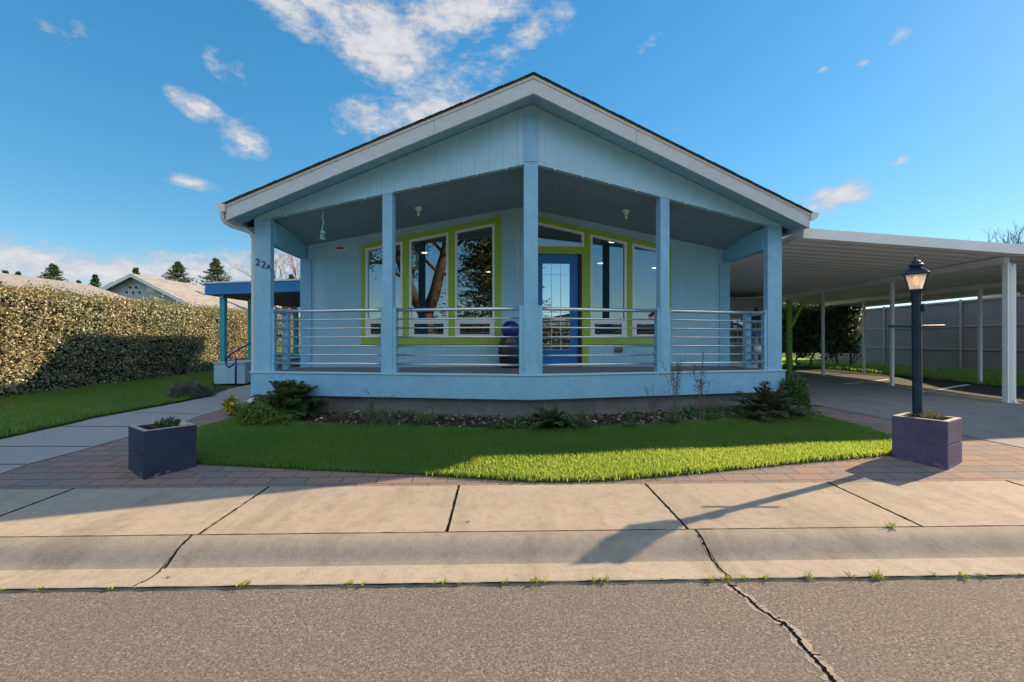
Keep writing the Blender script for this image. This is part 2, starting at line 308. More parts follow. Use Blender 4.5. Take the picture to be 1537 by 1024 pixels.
# ------------------------------------------------------------------ mesh helpers
class MB:
    def __init__(s): s.v = []; s.f = []
    def add(s, vs, fs):
        k = len(s.v); s.v += [tuple(map(float, v)) for v in vs]; s.f += [[i+k for i in f] for f in fs]; return s
    def box(s, x0, x1, y0, y1, z0, z1, mtx=None):
        vs = [Vector((x, y, z)) for z in (z0, z1) for x, y in ((x0, y0), (x1, y0), (x1, y1), (x0, y1))]
        if mtx is not None: vs = [mtx @ v for v in vs]
        return s.add(vs, [[3, 2, 1, 0], [4, 5, 6, 7], [0, 1, 5, 4], [1, 2, 6, 5], [2, 3, 7, 6], [3, 0, 4, 7]])
    def rbox(s, cx, cy, w, d, z0, z1, rot=0):
        return s.box(-w/2, w/2, -d/2, d/2, z0, z1, Matrix.Translation((cx, cy, 0)) @ Matrix.Rotation(rot, 4, 'Z'))
    def hexa(s, a, b):
        "solid between two matching quads"
        return s.add(list(a)+list(b), [[3, 2, 1, 0], [4, 5, 6, 7], [0, 1, 5, 4], [1, 2, 6, 5], [2, 3, 7, 6], [3, 0, 4, 7]])
    def slab(s, pts, off):
        "solid: polygon of 3-d points and the same polygon moved by off"
        n = len(pts); o = Vector(off); a = [Vector(p) for p in pts]; b = [p+o for p in a]
        return s.add(a+b, [list(range(n))[::-1], list(range(n, 2*n))] + [[i, (i+1) % n, n+(i+1) % n, n+i] for i in range(n)])
    def tube(s, path, rad, n=8, cap=True, sq=False):
        path = [Vector(p) for p in path]; m = len(path); rs = rad if isinstance(rad, (list, tuple)) else [rad]*m
        k = len(s.v); up = None
        for i, p in enumerate(path):
            t = (path[min(i+1, m-1)]-path[max(i-1, 0)]).normalized()
            if up is None: up = Vector((0, 0, 1)) if abs(t.z) < .9 else Vector((0, 1, 0))
            a = t.cross(up).normalized(); b_ = a.cross(t).normalized(); up = b_
            for j in range(n):
                an = 2*math.pi*(j+(.5 if sq else 0))/n
                s.v.append(tuple(p+a*math.cos(an)*rs[i]+b_*math.sin(an)*rs[i]))
        for i in range(m-1):
            for j in range(n):
                a0 = k+i*n+j; a1 = k+i*n+(j+1) % n; s.f.append([a0, a1, a1+n, a0+n])
        if cap: s.f.append([k+j for j in range(n)][::-1]); s.f.append([k+(m-1)*n+j for j in range(n)])
        return s
    def lathe(s, cx, cy, prof, n=20, rot=0):
        k = len(s.v); m = len(prof)
        for r, z in prof:
            for j in range(n):
                a = 2*math.pi*j/n+rot; s.v.append((cx+r*math.cos(a), cy+r*math.sin(a), z))
        for i in range(m-1):
            for j in range(n):
                a0 = k+i*n+j; a1 = k+i*n+(j+1) % n; s.f.append([a0, a1, a1+n, a0+n])
        s.f.append([k+j for j in range(n)][::-1]); s.f.append([k+(m-1)*n+j for j in range(n)])
        return s
    def build(s, name, mat, parent=None, bevel=0, smooth=False, fix=True):
        me = bpy.data.meshes.new(name); me.from_pydata(s.v, [], s.f)
        bm = bmesh.new(); bm.from_mesh(me)
        if fix: bmesh.ops.recalc_face_normals(bm, faces=bm.faces)
        if bevel:
            es = [e for e in bm.edges if len(e.link_faces) == 2 and e.calc_face_angle(0) > R(35)]
            bmesh.ops.bevel(bm, geom=es, offset=bevel, segments=2, profile=.6, affect='EDGES', clamp_overlap=True)
        bm.to_mesh(me); bm.free()
        if smooth:
            for p in me.polygons: p.use_smooth = True
        me.materials.append(mat if not isinstance(mat, str) else M[mat])
        o = bpy.data.objects.new(name, me); COL.objects.link(o)
        if parent: o.parent = parent
        return o
def npmesh(name, V, Q, mat, parent=None, smooth=False):
    "big mesh from arrays: V (n,3), Q (m,k) faces of k corners"
    me = bpy.data.meshes.new(name); n = len(V); m, k = Q.shape
    me.vertices.add(n); me.vertices.foreach_set('co', np.ascontiguousarray(V, dtype=np.float32).ravel())
    me.loops.add(m*k); me.loops.foreach_set('vertex_index', np.ascontiguousarray(Q, dtype=np.int32).ravel())
    me.polygons.add(m); me.polygons.foreach_set('loop_start', np.arange(0, m*k, k, dtype=np.int32))
    if smooth: me.polygons.foreach_set('use_smooth', np.ones(m, dtype=bool))
    me.update(calc_edges=True); me.validate()
    me.materials.append(M[mat])
    o = bpy.data.objects.new(name, me); COL.objects.link(o)
    if parent: o.parent = parent
    return o
def unit(a): return a/np.maximum(np.linalg.norm(a, axis=1, keepdims=True), 1e-9)
def leaves(name, P, Dr, Nr, ln, wd, mat, parent=None, fold=.25):
    "one folded four-corner leaf at each point: P base, Dr along, Nr facing"
    n = len(P); Dr = unit(Dr); S = unit(np.cross(Dr, Nr)); Nn = unit(np.cross(S, Dr))
    ln = np.broadcast_to(ln, (n,))[:, None]; wd = np.broadcast_to(wd, (n,))[:, None]
    V = np.empty((n, 4, 3)); mid = P+Dr*ln*.45
    V[:, 0] = P; V[:, 1] = mid+S*wd/2+Nn*wd*fold; V[:, 2] = P+Dr*ln; V[:, 3] = mid-S*wd/2+Nn*wd*fold
    return npmesh(name, V.reshape(-1, 3), np.arange(n*4).reshape(n, 4), mat, parent)
def rnd(n): return unit(rng.normal(size=(n, 3)))
def inpoly(P, poly):
    x, y = P[:, 0], P[:, 1]; r = np.zeros(len(P), bool); m = len(poly)
    for i in range(m):
        x0, y0 = poly[i]; x1, y1 = poly[(i+1) % m]
        if y0 == y1: continue
        r ^= ((y0 > y) != (y1 > y)) & (x < (x1-x0)*(y-y0)/(y1-y0)+x0)
    return r
KX = np.array([k[0] for k in KN]); KZ = np.array([k[1] for k in KN])
def zgn(P): return np.interp(P[:, 1]*SC-P[:, 0]*SS, KX, KZ)
def grass(name, poly, dens, h, w, off, mat='grass', edge=None):
    a = np.array(poly); lo, hi = a.min(0), a.max(0)
    n = int(dens*(hi[0]-lo[0])*(hi[1]-lo[1])); P = rng.uniform(lo, hi, (n, 2)); P = P[inpoly(P, poly)]; n = len(P); P = P+rng.normal(size=(n, 2))*.02
    z = zgn(P)+off; B = np.c_[P, z]
    # patchy height
    hh = h*rng.uniform(.55, 1.25, n)*(1+.28*np.sin(P[:, 0]*2.3+1.7*np.sin(P[:, 1]*1.9))*np.cos(P[:, 1]*3.1+P[:, 0]))
    an = rng.uniform(0, 2*np.pi, n); ln = rng.uniform(.1, .75, n)
    T = np.c_[np.cos(an)*ln, np.sin(an)*ln, np.ones(n)]; S = np.c_[-np.sin(an), np.cos(an), np.zeros(n)]
    tw = rng.uniform(0, np.pi, n); S = np.c_[np.cos(tw), np.sin(tw), np.zeros(n)]
    ww = (w*rng.uniform(.6, 1.3, n))[:, None]; hh = hh[:, None]
    V = np.empty((n, 6, 3)); Hh = np.c_[np.cos(an), np.sin(an), np.zeros(n)]*ln[:, None]
    V[:, 0] = B-S*ww/2; V[:, 1] = B+S*ww/2
    m_ = B+np.c_[np.zeros((n, 2)), hh*.6]+Hh*hh*.25; t_ = B+np.c_[np.zeros((n, 2)), hh*.95]+Hh*hh*.8
    V[:, 2] = m_+S*ww*.42; V[:, 3] = m_-S*ww*.42; V[:, 4] = t_+S*ww*.08; V[:, 5] = t_-S*ww*.08
    base = (np.arange(n)*6)[:, None]
    Q = np.concatenate([base+np.array([[0, 1, 2, 3]]), base+np.array([[3, 2, 4, 5]])])
    o = npmesh(name, V.reshape(-1, 3), Q, mat); o['kind'] = 'stuff'; return o

def tag(o, label=None, cat=None, group=None, kind=None):
    if label: o['label'] = label
    if cat: o['category'] = cat
    if group: o['group'] = group
    if kind: o['kind'] = kind
    return o
def thing(name, label, cat, loc=(0, 0, 0), rz=0, group=None):
    o = bpy.data.objects.new(name, None); COL.objects.link(o); o.empty_display_size = .2
    o.location = loc; o.rotation_euler = (0, 0, rz); return tag(o, label, cat, group)
def copy_tree(o, parent=None):
    c = o.copy(); COL.objects.link(c)
    if parent: c.parent = parent
    for ch in o.children: copy_tree(ch, c)
    return c
def sheet(name, poly, off, mat, thick=0, step=.6, kind='structure'):
    "ground sheet draped on the terrain: polygon cut into a fine grid so it follows the slope"
    bm = bmesh.new(); vs = [bm.verts.new((x, y, 0)) for x, y in poly]; f = bm.faces.new(vs)
    bmesh.ops.triangulate(bm, faces=[f])
    for k in KX:
        if 3 < k < 100:
            bmesh.ops.bisect_plane(bm, geom=bm.verts[:]+bm.edges[:]+bm.faces[:], plane_co=Vector((*us(0, k), 0)), plane_no=Vector((-SS, SC, 0)))
    if thick:
        r = bmesh.ops.extrude_face_region(bm, geom=bm.faces[:])
        top = [g for g in r['geom'] if isinstance(g, bmesh.types.BMVert)]
        ts = set(top)
        for v in bm.verts: v.co.z = zg(v.co.x, v.co.y)+(off if v in ts else off-thick)
    else:
        for v in bm.verts: v.co.z = zg(v.co.x, v.co.y)+off
    bmesh.ops.recalc_face_normals(bm, faces=bm.faces)
    if not thick:
        for fc in bm.faces:
            if fc.normal.z < 0: fc.normal_flip()
    me = bpy.data.meshes.new(name); bm.to_mesh(me); bm.free(); me.materials.append(M[mat])
    o = bpy.data.objects.new(name, me); COL.objects.link(o)
    if kind: o['kind'] = kind
    return o

# ------------------------------------------------------------------ ground
def strip_grid(name, ss, off, mat, U=(-400, 400)):
    m = MB(); vs = []
    for s in ss:
        for u in U:
            x, y = us(u, s); vs.append((x, y, zs(s)+off if s >= 4 else off))
    k = len(U); m.add(vs, [[i*k+j, i*k+j+1, (i+1)*k+j+1, (i+1)*k+j] for i in range(len(ss)-1) for j in range(k-1)])
    o = m.build(name, mat, fix=False); o['kind'] = 'structure'; return o
strip_grid('ground', [4.1, 4.24, 6.7, 9, 12, 60, 900], -.035, 'turf', (-900, 900))
strip_grid('street', [-4.6, 2.735], 0.0, 'asphalt')
strip_grid('far_verge', [-900, -4.6], .03, 'turf', (-900, 900))
strip_grid('pavement_bed', [2.7, 4.6], -.06, 'soil')
# rolled kerb, cast in lengths, and the pavement slabs behind it
def kerb_open(m, u0, u1, prof):
    vs = [(*us(u, s), z) for u in (u0, u1) for s, z in prof]; n = len(prof)
    m.add(vs, [[i, i+1, n+i+1, n+i] for i in range(n-1)])
def kerb_len(m, u0, u1, prof):
    vs = []
    for u in (u0, u1):
        for s, z in prof: x, y = us(u, s); vs.append((x, y, z))
    n = len(prof)
    m.add(vs, [[i, i+1, n+i+1, n+i] for i in range(n-1)] + [list(range(n)), list(range(n, 2*n))[::-1]])
joints = [-.37+1.72*k for k in range(-12, 13)]
kb = [-2.13+3.53*k for k in range(-6, 7)]
mk = MB(); mg = MB()
for a, b in zip(kb, kb[1:]):
    kerb_open(mk, a+.006, b-.006, [(2.986, .0035), (3.0, .0075), (3.03, .022), (3.055, .038), (3.08, .055), (3.105, .069), (3.13, .082), (3.16, .092), (3.19, .098), (3.22, .101), (3.246, .103)])
    kerb_len(mg, a+.006, b-.006, [(2.745, -.1), (2.745, .008), (2.76, .012), (2.984, .004), (2.9845, -.1)])
tag(mk.build('kerb', 'kerb', smooth=True), kind='structure'); tag(mg.build('gutter', 'gutter'), kind='structure')
mw = MB()
for a, b in zip(joints, joints[1:]):
    q = [us(a+.008, 3.256), us(b-.008, 3.256), us(b-.008, 4.225), us(a+.008, 4.225)]
    mw.hexa([(x, y, -.05) for x, y in q], [(x, y, z) for (x, y), z in zip(q, (.104, .104, .128, .128))])
tag(mw.build('pavement', 'walk', bevel=.003), kind='structure')
def joint(name, pts, w):
    m = MB(); vs = []
    for i, (u, s_, z) in enumerate(pts):
        a, b = max(.002, w+rng.normal()*w*.3), max(.002, w+rng.normal()*w*.3)
        for uu in (u-a, u+b): x, y = us(uu, s_); vs.append((x, y, z))
    m.add(vs, [[2*i, 2*i+1, 2*i+3, 2*i+2] for i in range(len(pts)-1)]); o = m.build(name, 'crack', fix=False); o['kind'] = 'structure'
for u in joints[7:18]: joint('joint_dirt', [(u+rng.normal()*.001, s_, .104+.024*(s_-3.256)/.969+.003) for s_ in np.linspace(3.258, 4.224, 26)], .0075)
PR_ = [(2.748, .012), (2.78, .0115), (2.86, .0085), (2.99, .0045), (3.03, .0225), (3.08, .0555), (3.13, .0825), (3.19, .0985), (3.252, .1035)]
for u in kb[2:-2]:
    j = []
    for s_ in np.linspace(2.748, 3.25, 34):
        j.append((u+.012*math.sin(s_*21+u)+rng.normal()*.003, s_, float(np.interp(s_, [p[0] for p in PR_], [p[1] for p in PR_]))+.005))
    joint('joint_dirt', j, .0042)
joint_ = [us(u, 3.253) for u in np.arange(-13, 13, .05)]
m = MB(); vs = []
for i, (x, y) in enumerate(joint_): vs += [(x, y-max(.0005, .0015+rng.normal()*.0015), .1065), (x, y+max(.0005, .0015+rng.normal()*.0015), .1065)]
m.add(vs, [[2*i, 2*i+2, 2*i+3, 2*i+1] for i in range(len(joint_)-1)]); tag(m.build('joint_dirt', 'crack', fix=False), kind='structure')
# pavers
pav = [us(-14, 4.235), us(14, 4.235), (14, 6.3), (7.5, 7.3), (4.2, 7.9), (-3.6, 7.9), (-4.4, 8.3), (-14, 7.0)]
sheet('paving', pav, 0, 'paver')
P_front = [G(*p) for p in [(289, 648), (352, 629), (372, 634), (470, 640), (600, 643), (760, 648), (900, 645), (1060, 635), (1200, 622), (1232, 626), (1300, 645), (1345, 660), (1349, 683), (1220, 694), (1100, 706), (1020, 714), (960, 719), (900, 723), (850, 724.5), (800, 724), (760, 722), (620, 713), (480, 707), (290, 697)]]
sheet('front_lawn_turf', P_front, .018, 'turf', .06)
L_edge = [G(*p) for p in [(-420, 745), (-150, 690), (0, 660), (113, 635), (200, 617), (266, 605), (300, 597), (318, 590), (316, 575)]]
P_left = L_edge + [(-7.3, 11.2), (-7.3, 16), (-9.2, 20), (-9.3, 6.0), (-9.3, 5.0)]
sheet('left_lawn_turf', P_left, .03, 'turf', .09)
P_path = [G(*p) for p in [(-420, 746), (-150, 691), (0, 661), (113, 636), (200, 618), (266, 606), (312, 596), (345, 584)]] + [(-6.2, 11.6), (-4.3, 11.6), (-4.2, 8.6)] + [G(*p) for p in [(353, 610), (305, 623), (285, 631), (186, 658), (120, 677), (40, 698), (0, 712), (-60, 732)]]
sheet('path', P_path, .006, 'path')
for a, b in (((-60, 671), (137, 671)), ((45, 640.5), (200, 641.5)), ((190, 619), (300, 622.5)), ((-150, 699), (38, 698))):
    p, q = G(*a), G(*b); d = Vector((q[0]-p[0], q[1]-p[1])).normalized(); n = Vector((-d.y, d.x))*.007
    sheet('path_joint', [(p[0]-n.x, p[1]-n.y), (q[0]-n.x, q[1]-n.y), (q[0]+n.x, q[1]+n.y), (p[0]+n.x, p[1]+n.y)], .0095, 'crack')
P_drive = [G(1232, 609.5), G(1290, 622), G(1400, 645), G(1537, 673), (9.0, 5.2), (14, 4.9), (14, 6.4), (9.0, 7.6), (9.18, 17.5), (4.4, 17.5), (4.4, 8.2)]
sheet('driveway', P_drive, .006, 'drive')
sheet('parking_asphalt', [(9.03, 7.7), (14, 6.5), (16.5, 6.2), (16.5, 9.2), (11.15, 10.6), (11.2, 17), (9.2, 17.5)], .004, 'lot')
sheet('concrete_strip', [(8.62, 7.2), (9.0, 7.2), (9.16, 17.5), (8.8, 17.5)], .012, 'walk')
for a, b in (((1269, 577), (1335, 570)), ((1384, 589), (1454, 578))):   # white strips painted in for the slits of sunlight on the lot
    p, q = G(*a), G(*b); d = Vector((q[0]-p[0], q[1]-p[1])).normalized(); n = Vector((-d.y, d.x))*.05
    sheet('sun_slit_strip', [(p[0]-n.x, p[1]-n.y), (q[0]-n.x, q[1]-n.y), (q[0]+n.x, q[1]+n.y), (p[0]+n.x, p[1]+n.y)], .010, 'white')
sheet('right_lawn_turf', [(11.17, 10.65), (16.5, 9.25), (16.5, 26), (9.4, 26), (9.4, 17.6), (11.22, 17.1)], .01, 'turf')
grass('front_grass', P_front, 13000, .044, .0062, .015)
grass('left_grass', [p for p in P_left], 3200, .052, .011, .027)
grass('right_grass', [(11.2, 10.7), (15.1, 9.8), (15.1, 24), (9.5, 24), (9.5, 17.7), (11.25, 17.2)], 700, .09, .025, .01)
# planting bed along the foundation
P_bed = [G(*p) for p in [(352, 628), (372, 635), (470, 641), (600, 644), (760, 649), (900, 646), (1060, 636), (1200, 623), (1232, 626)]] + [(4.75, 7.75), (.27, 6.62), (-4.2, 7.5), (-4.55, 8.2)]
sheet('flower_bed', P_bed, .012, 'soil', .03)
def scatter(poly, n):
    a = np.array(poly); P = rng.uniform(a.min(0), a.max(0), (n, 2)); return P[inpoly(P, poly)]
P = scatter(P_bed, 5200); n = len(P); B = np.c_[P, zgn(P)+.012+rng.uniform(0, .03, n)]
o = leaves('fallen_leaves', B, np.c_[rng.normal(size=(n, 2)), rng.uniform(-.1, .5, n)], np.c_[rng.normal(size=(n, 2))*.6, np.ones(n)], rng.uniform(.03, .09, n), rng.uniform(.015, .045, n), 'mulch'); o['kind'] = 'stuff'
P = scatter(P_bed, 9000); P = P[(np.sin(P[:, 0]*2.7)+np.sin(P[:, 0]*7.1+1)*.6+P[:, 0]*.12+rng.normal(size=len(P))*.5) > .25]; n = len(P); B = np.c_[P, zgn(P)+.012]
o = leaves('bed_weeds', B, np.c_[rng.normal(size=(n, 2))*.6, np.ones(n)], rnd(n), rng.uniform(.05, .15, n), rng.uniform(.012, .03, n), 'fern'); o['kind'] = 'stuff'
# the long crack in the street
pts = [(1095, 878), (1108, 889), (1128, 903), (1140, 915), (1163, 930), (1180, 938), (1192, 953), (1204, 968), (1214, 980), (1226, 993), (1240, 1008), (1252, 1024), (1270, 1050), (1300, 1090)]
def ribbon(name, mid, wa, wb, z, mat):
    m = MB(); vs = []
    for i, (p, a, b) in enumerate(zip(mid, wa, wb)):
        q0, q1 = mid[max(0, i-1)], mid[min(len(mid)-1, i+1)]; t = Vector((q1[0]-q0[0], q1[1]-q0[1])).normalized(); nn = Vector((-t.y, t.x))
        vs += [(p[0]+nn.x*a, p[1]+nn.y*a, z), (p[0]-nn.x*b, p[1]-nn.y*b, z)]
    m.add(vs, [[2*i, 2*i+1, 2*i+3, 2*i+2] for i in range(len(mid)-1)]); o = m.build(name, mat, fix=False)
    for pl in o.data.polygons:
        pass
    o['kind'] = 'structure'; return o
mid = []
for (a, b) in zip(pts, pts[1:]):
    for k in range(6):
        t = k/6; px = a[0]+(b[0]-a[0])*t; py = a[1]+(b[1]-a[1])*t; g = ((px-CX)/F*H*F/(py-CY), H*F/(py-CY))
        mid.append((g[0]+rng.normal()*.0035, g[1]+rng.normal()*.0035))
ribbon('crack_lip', mid, [.035+.01*math.sin(i*.8)+rng.normal()*.004 for i in range(len(mid))], [.03+.01*math.sin(i*.5)+rng.normal()*.004 for i in range(len(mid))], .0015, 'seam')
ribbon('street_crack', mid, [max(.003, .008+rng.normal()*.0035) for _ in mid], [max(.003, .008+rng.normal()*.0035) for _ in mid], .004, 'crack')
mid = [us(u, 2.739) for u in np.arange(-14, 14, .06)]
ribbon('street_edge_gap', mid, [max(.002, .004+rng.normal()*.002) for _ in mid], [max(.002, .005+rng.normal()*.004) for _ in mid], .0135, 'crack')

# ------------------------------------------------------------------ the house
house = thing('house', 'light blue gabled house with open front porch, lime window surround and royal blue door', 'house', (.27, 6.5, 0), R(3))
PR = .205                                                  # how fast the porch front falls back from its centre
def yf(x): return PR*abs(x)
BK = 19.0; DK = .965
def zroof(x): return 5.0-.338*abs(x)
def sgn_iter(): return (-1, 1)
XE = 4.5; YO = -.35
def part(m, name, mat, bevel=0, parent=None, smooth=False): return m.build(name, mat, parent or house, bevel, smooth)
# roof: two slopes with a prow edge
for s in (-1, 1):
    top = [(0, YO-.03, zroof(0)+.026), (s*(XE+.05), YO-.03+PR*XE, zroof(XE+.05)+.026), (s*(XE+.05), BK, zroof(XE+.05)+.026), (0, BK, zroof(0)+.026)]
    part(MB().slab(top, (0, 0, -.018)), 'roof_slope', 'shingle')
    # jagged shingle butts along the rake
    m = MB(); nseg = 33
    for i in range(nseg):
        a, b = i/nseg, (i+.94)/nseg; xa, xb = s*XE*a, s*XE*b; e = -.033-rng.uniform(0, .012)
        h_ = rng.uniform(.002, .006)
        m.hexa([(xa, YO+e+yf(xa), zroof(xa)+.0265), (xb, YO+e+yf(xb), zroof(xb)+.0265), (xb, YO+.35+yf(xb), zroof(xb)+.0265), (xa, YO+.35+yf(xa), zroof(xa)+.0265)],
               [(xa, YO+e+yf(xa), zroof(xa)+.0265+h_), (xb, YO+e+yf(xb), zroof(xb)+.028), (xb, YO+.35+yf(xb), zroof(xb)+.028), (xa, YO+.35+yf(xa), zroof(xa)+.0265+h_)])
    part(m, 'rake_shingles', 'shingle')
    # rake fascia: two boards with a scarf joint, and the thin drip edge
    for xa, xb in ((0, 1.5*(1 if s > 0 else .9)), (1.503*(1 if s > 0 else .9), XE)):
        A = [(s*x, YO+yf(x), zroof(x)+z) for x, z in ((xa, 0), (xb, 0), (xb, -.235), (xa, -.235))]
        part(MB().slab(A, (0, .035, 0)), 'rake_fascia', 'fascia', .003)
    A = [(s*x, YO-.012+yf(x), zroof(x)+z) for x, z in ((0, .004), (XE+.02, .004), (XE+.02, -.035), (0, -.035))]
    part(MB().slab(A, (0, .05, 0)), 'drip_edge', 'palewhite')
    # soffit under the rake
    A = [(0, YO+.036, zroof(0)-.19), (s*XE, YO+.036+yf(XE), zroof(XE)-.19), (s*XE, yf(XE)+.06, zroof(XE)-.19), (0, .06, zroof(0)-.19)]
    part(MB().slab(A, (0, 0, .02)), 'soffit', 'trim')
    # gable panel above the opening
    A = [(0, .0, 3.97), (s*4.22, yf(4.22), 3.97-.155*4.22), (s*4.22, yf(4.22), zroof(4.22)-.2), (0, .0, zroof(0)-.2)]
    part(MB().slab(A, (0, .09, 0)), 'gable_panel', 'siding')
    for k in range(9):
        x = s*(.35+k*.42); z = 3.97-.155*abs(x)
        part(MB().box(x-.008, x+.008, yf(x)-.012, yf(x)+.02, z-.018, z+.004), 'light_clip', 'porcelain')
    # porch ceiling and side beam
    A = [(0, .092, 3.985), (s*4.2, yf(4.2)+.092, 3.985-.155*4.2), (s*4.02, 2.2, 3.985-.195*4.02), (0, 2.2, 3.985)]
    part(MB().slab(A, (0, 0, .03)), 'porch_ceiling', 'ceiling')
    part(MB().box(min(s*3.97, s*4.09), max(s*3.97, s*4.09), .98, 2.2, 2.97, 3.33), 'side_beam', 'trim', .004)
    # eave fascia, soffit, gutter
    part(MB().box(min(s*XE, s*(XE-.03)), max(s*XE, s*(XE-.03)), YO+yf(XE)+.04, BK, 3.25, 3.475), 'eave_fascia', 'fascia')
    part(MB().box(min(s*4.1, s*(XE-.031)), max(s*4.1, s*(XE-.031)), .2+yf(4.4), BK, 3.262, 3.28), 'eave_soffit', 'trim')
    g = [(XE+.002, 3.37), (XE+.06, 3.37), (XE+.115, 3.42), (XE+.13, 3.485), (XE+.12, 3.485), (XE+.10, 3.43), (XE+.055, 3.382), (XE+.012, 3.382), (XE+.012, 3.49), (XE+.002, 3.49)]
    y0 = YO+yf(XE)-.03
    part(MB().slab([(s*x, y0, z) for x, z in g], (0, BK-y0, 0)), 'gutter', 'palewhite')
    part(MB().slab([(s*x, y0-.004, z) for x, z in g[:4]+[(XE+.002, 3.485)]], (0, .006, 0)), 'gutter_end', 'palewhite')
    # skirt board, cap, deck edge
    A = [(0, -.03, .62), (s*4.28, yf(4.28)-.03, .62), (s*4.28, yf(4.28)-.03, .955), (0, -.03, .955)]
    part(MB().slab(A, (0, .04, 0)), 'skirt_board', 'trim')
    A = [(0, -.045, .956), (s*4.295, yf(4.295)-.045, .956), (s*4.295, yf(4.295)+.1, .956), (0, .1, .956)]
    part(MB().slab(A, (0, 0, .022)), 'skirt_cap', 'trimcap', .003)
    part(MB().box(min(s*4.25, s*4.28), max(s*4.25, s*4.28), yf(4.28)+.012, 2.3, .62, .955), 'skirt_board', 'trim')
    A = [(0, .05, .2), (s*4.2, yf(4.2)+.05, .2), (s*4.2, yf(4.2)+.05, .64), (0, .05, .64)]
    part(MB().slab(A, (0, .15, 0)), 'foundation', 'block')
    # body side wall
    part(MB().box(min(s*3.92, s*4.04), max(s*3.92, s*4.04), 2.2, BK-.05, .3, 3.27), 'side_wall', 'siding_side')
part(MB().slab([(-4.2, yf(4.2)+.1, DK-.03), (0, .1, DK-.03), (4.2, yf(4.2)+.1, DK-.03), (4.2, 2.28, DK-.03), (-4.2, 2.28, DK-.03)], (0, 0, .03)), 'deck', 'deck')
part(MB().box(-3.9, 3.9, BK-.2, BK-.06, .3, 3.4), 'rear_wall', 'siding')
part(MB().slab([(-4.1, BK-.08, 3.401), (4.1, BK-.08, 3.401), (4.1, BK-.08, 3.55), (0, BK-.08, 4.9), (-4.1, BK-.08, 3.55)], (0, .06, 0)), 'rear_gable', 'siding')
# centre trim board on the gable prow
m = MB(); m.slab([(-.105, .012, 3.99), (0, -.016, 3.99), (.105, .012, 3.99), (.105, .08, 3.99), (-.105, .08, 3.99)], (0, 0, .66))
part(m, 'prow_board', 'trim', .003)
# columns with their rail posts
def column(x, w, d, rot, zt, slv):
    m = MB(); y = yf(x)+.045
    m.rbox(x, y+.03, w, d, DK+.013, zt, rot); o = part(m, 'porch_column', 'trim', .005)
    for sx, wd in slv:
        q = MB(); mt = Matrix.Translation((x, y+.03, 0)) @ Matrix.Rotation(rot, 4, 'Z')
        a = sx*w/2; q.box(min(a, a+sx*wd), max(a, a+sx*wd), -d/2+.012, d/2-.01, DK+.013, 1.955, mt); q.build('rail_post', M['trim'], o, .004)
    return o
column(0, .20, .13, 0, 3.975, [(-1, .065), (1, .065)])
pa = math.atan(PR)
column(-2.09, .155, .13, -pa, 3.66, [(-1, .03), (1, .05)])
column(2.09, .155, .13, pa, 3.66, [(-1, .04), (1, .03)])
cl = column(-4.11, .25, .12, 0, 3.36, [(1, .05)])
column(4.11, .24, .12, 0, 3.36, [(-1, .05)])
# steel railings
RZ = [1.915, 1.78, 1.645, 1.51, 1.375, 1.24, 1.105]
RR = [.027, .0125, .0125, .0125, .0125, .0125, .021]
def railing(a, b):
    root = None
    for z, r in zip(RZ, RR):
        m = MB().tube([(a[0], a[1], z), ((a[0]+b[0])/2, (a[1]+b[1])/2, z-.002), (b[0], b[1], z)], r, 10)
        o = m.build('rail', M['steel'], root or house, smooth=True)
        if root is None: root = o; o.name = 'railing'
    return root
for xa, xb in ((-3.945, -2.19), (-2.0, -.155), (.155, 1.985), (2.19, 3.95)):
    railing((xa, yf(xa)+.075), (xb, yf(xb)+.075))
for s in (-1, 1):
    part(MB().box(s*4.05-.05, s*4.05+.05, 1.52, 1.62, DK, 1.93), 'rail_post', 'trim', .004)
    railing((s*4.05, yf(4.1)+.13), (s*4.05, 1.53))
# front wall with its openings
YW = 2.2
def wt(x): return 3.765-.21*abs(x)
OPN = [(-2.875, -2.195, 1.505, None), (-2.075, -1.35, 1.505, None), (-1.225, -.485, 1.505, None),
       (1.335, 2.035, 1.505, None), (2.145, 2.86, 1.505, None), (.24, 1.175, DK, 3.105), (.24, 1.215, 3.24, None)]
def strips(name, mat, x0, x1, zb, ztop, y0, y1, breaks=()):
    xs = sorted({x0, x1, 0.0, *[o[0] for o in OPN], *[o[1] for o in OPN], *breaks}); xs = [x for x in xs if x0 <= x <= x1]
    m = MB()
    for a, b in zip(xs, xs[1:]):
        c = (a+b)/2; ops = sorted([o for o in OPN if o[0] < c < o[1]], key=lambda o: o[2])
        cur = (zb, zb)
        for o in ops+[None]:
            if o is None: t = (ztop(a), ztop(b))
            else: t = (o[2], o[2])
            if t[0]-cur[0] > .004 or t[1]-cur[1] > .004:
                m.hexa([(a, y0, cur[0]), (b, y0, cur[1]), (b, y0, t[1]), (a, y0, t[0])], [(a, y1, cur[0]), (b, y1, cur[1]), (b, y1, t[1]), (a, y1, t[0])])
            if o is not None: cur = (wt(a), wt(b)) if o[3] is None else (o[3], o[3])
    return part(m, name, mat)
strips('front_wall', 'siding', -3.92, 3.92, DK-.02, lambda x: 3.99-.19*abs(x), YW, YW+.12)
for s in (-1, 1):
    part(MB().box(min(s*3.86, s*4.06), max(s*3.86, s*4.06), YW-.028, YW-.001, DK, 2.97), 'corner_board', 'trim', .003)
part(MB().box(-.10, -.0, YW-.012, YW-.001, DK, 3.95), 'wall_batten', 'siding')
gt = lambda x: 3.868-.212*abs(x)
strips('window_surround', 'green', -2.95, -.36, 1.385, gt, YW-.022, YW-.002)
strips('window_surround', 'green', .13, 2.905, 1.385, gt, YW-.024, YW-.002)
part(MB().box(1.18, 1.30, YW-.024, YW-.003, DK, 1.384), 'door_casing', 'green'); part(MB().box(.13, .235, YW-.024, YW-.003, DK, 1.384), 'door_casing', 'green')
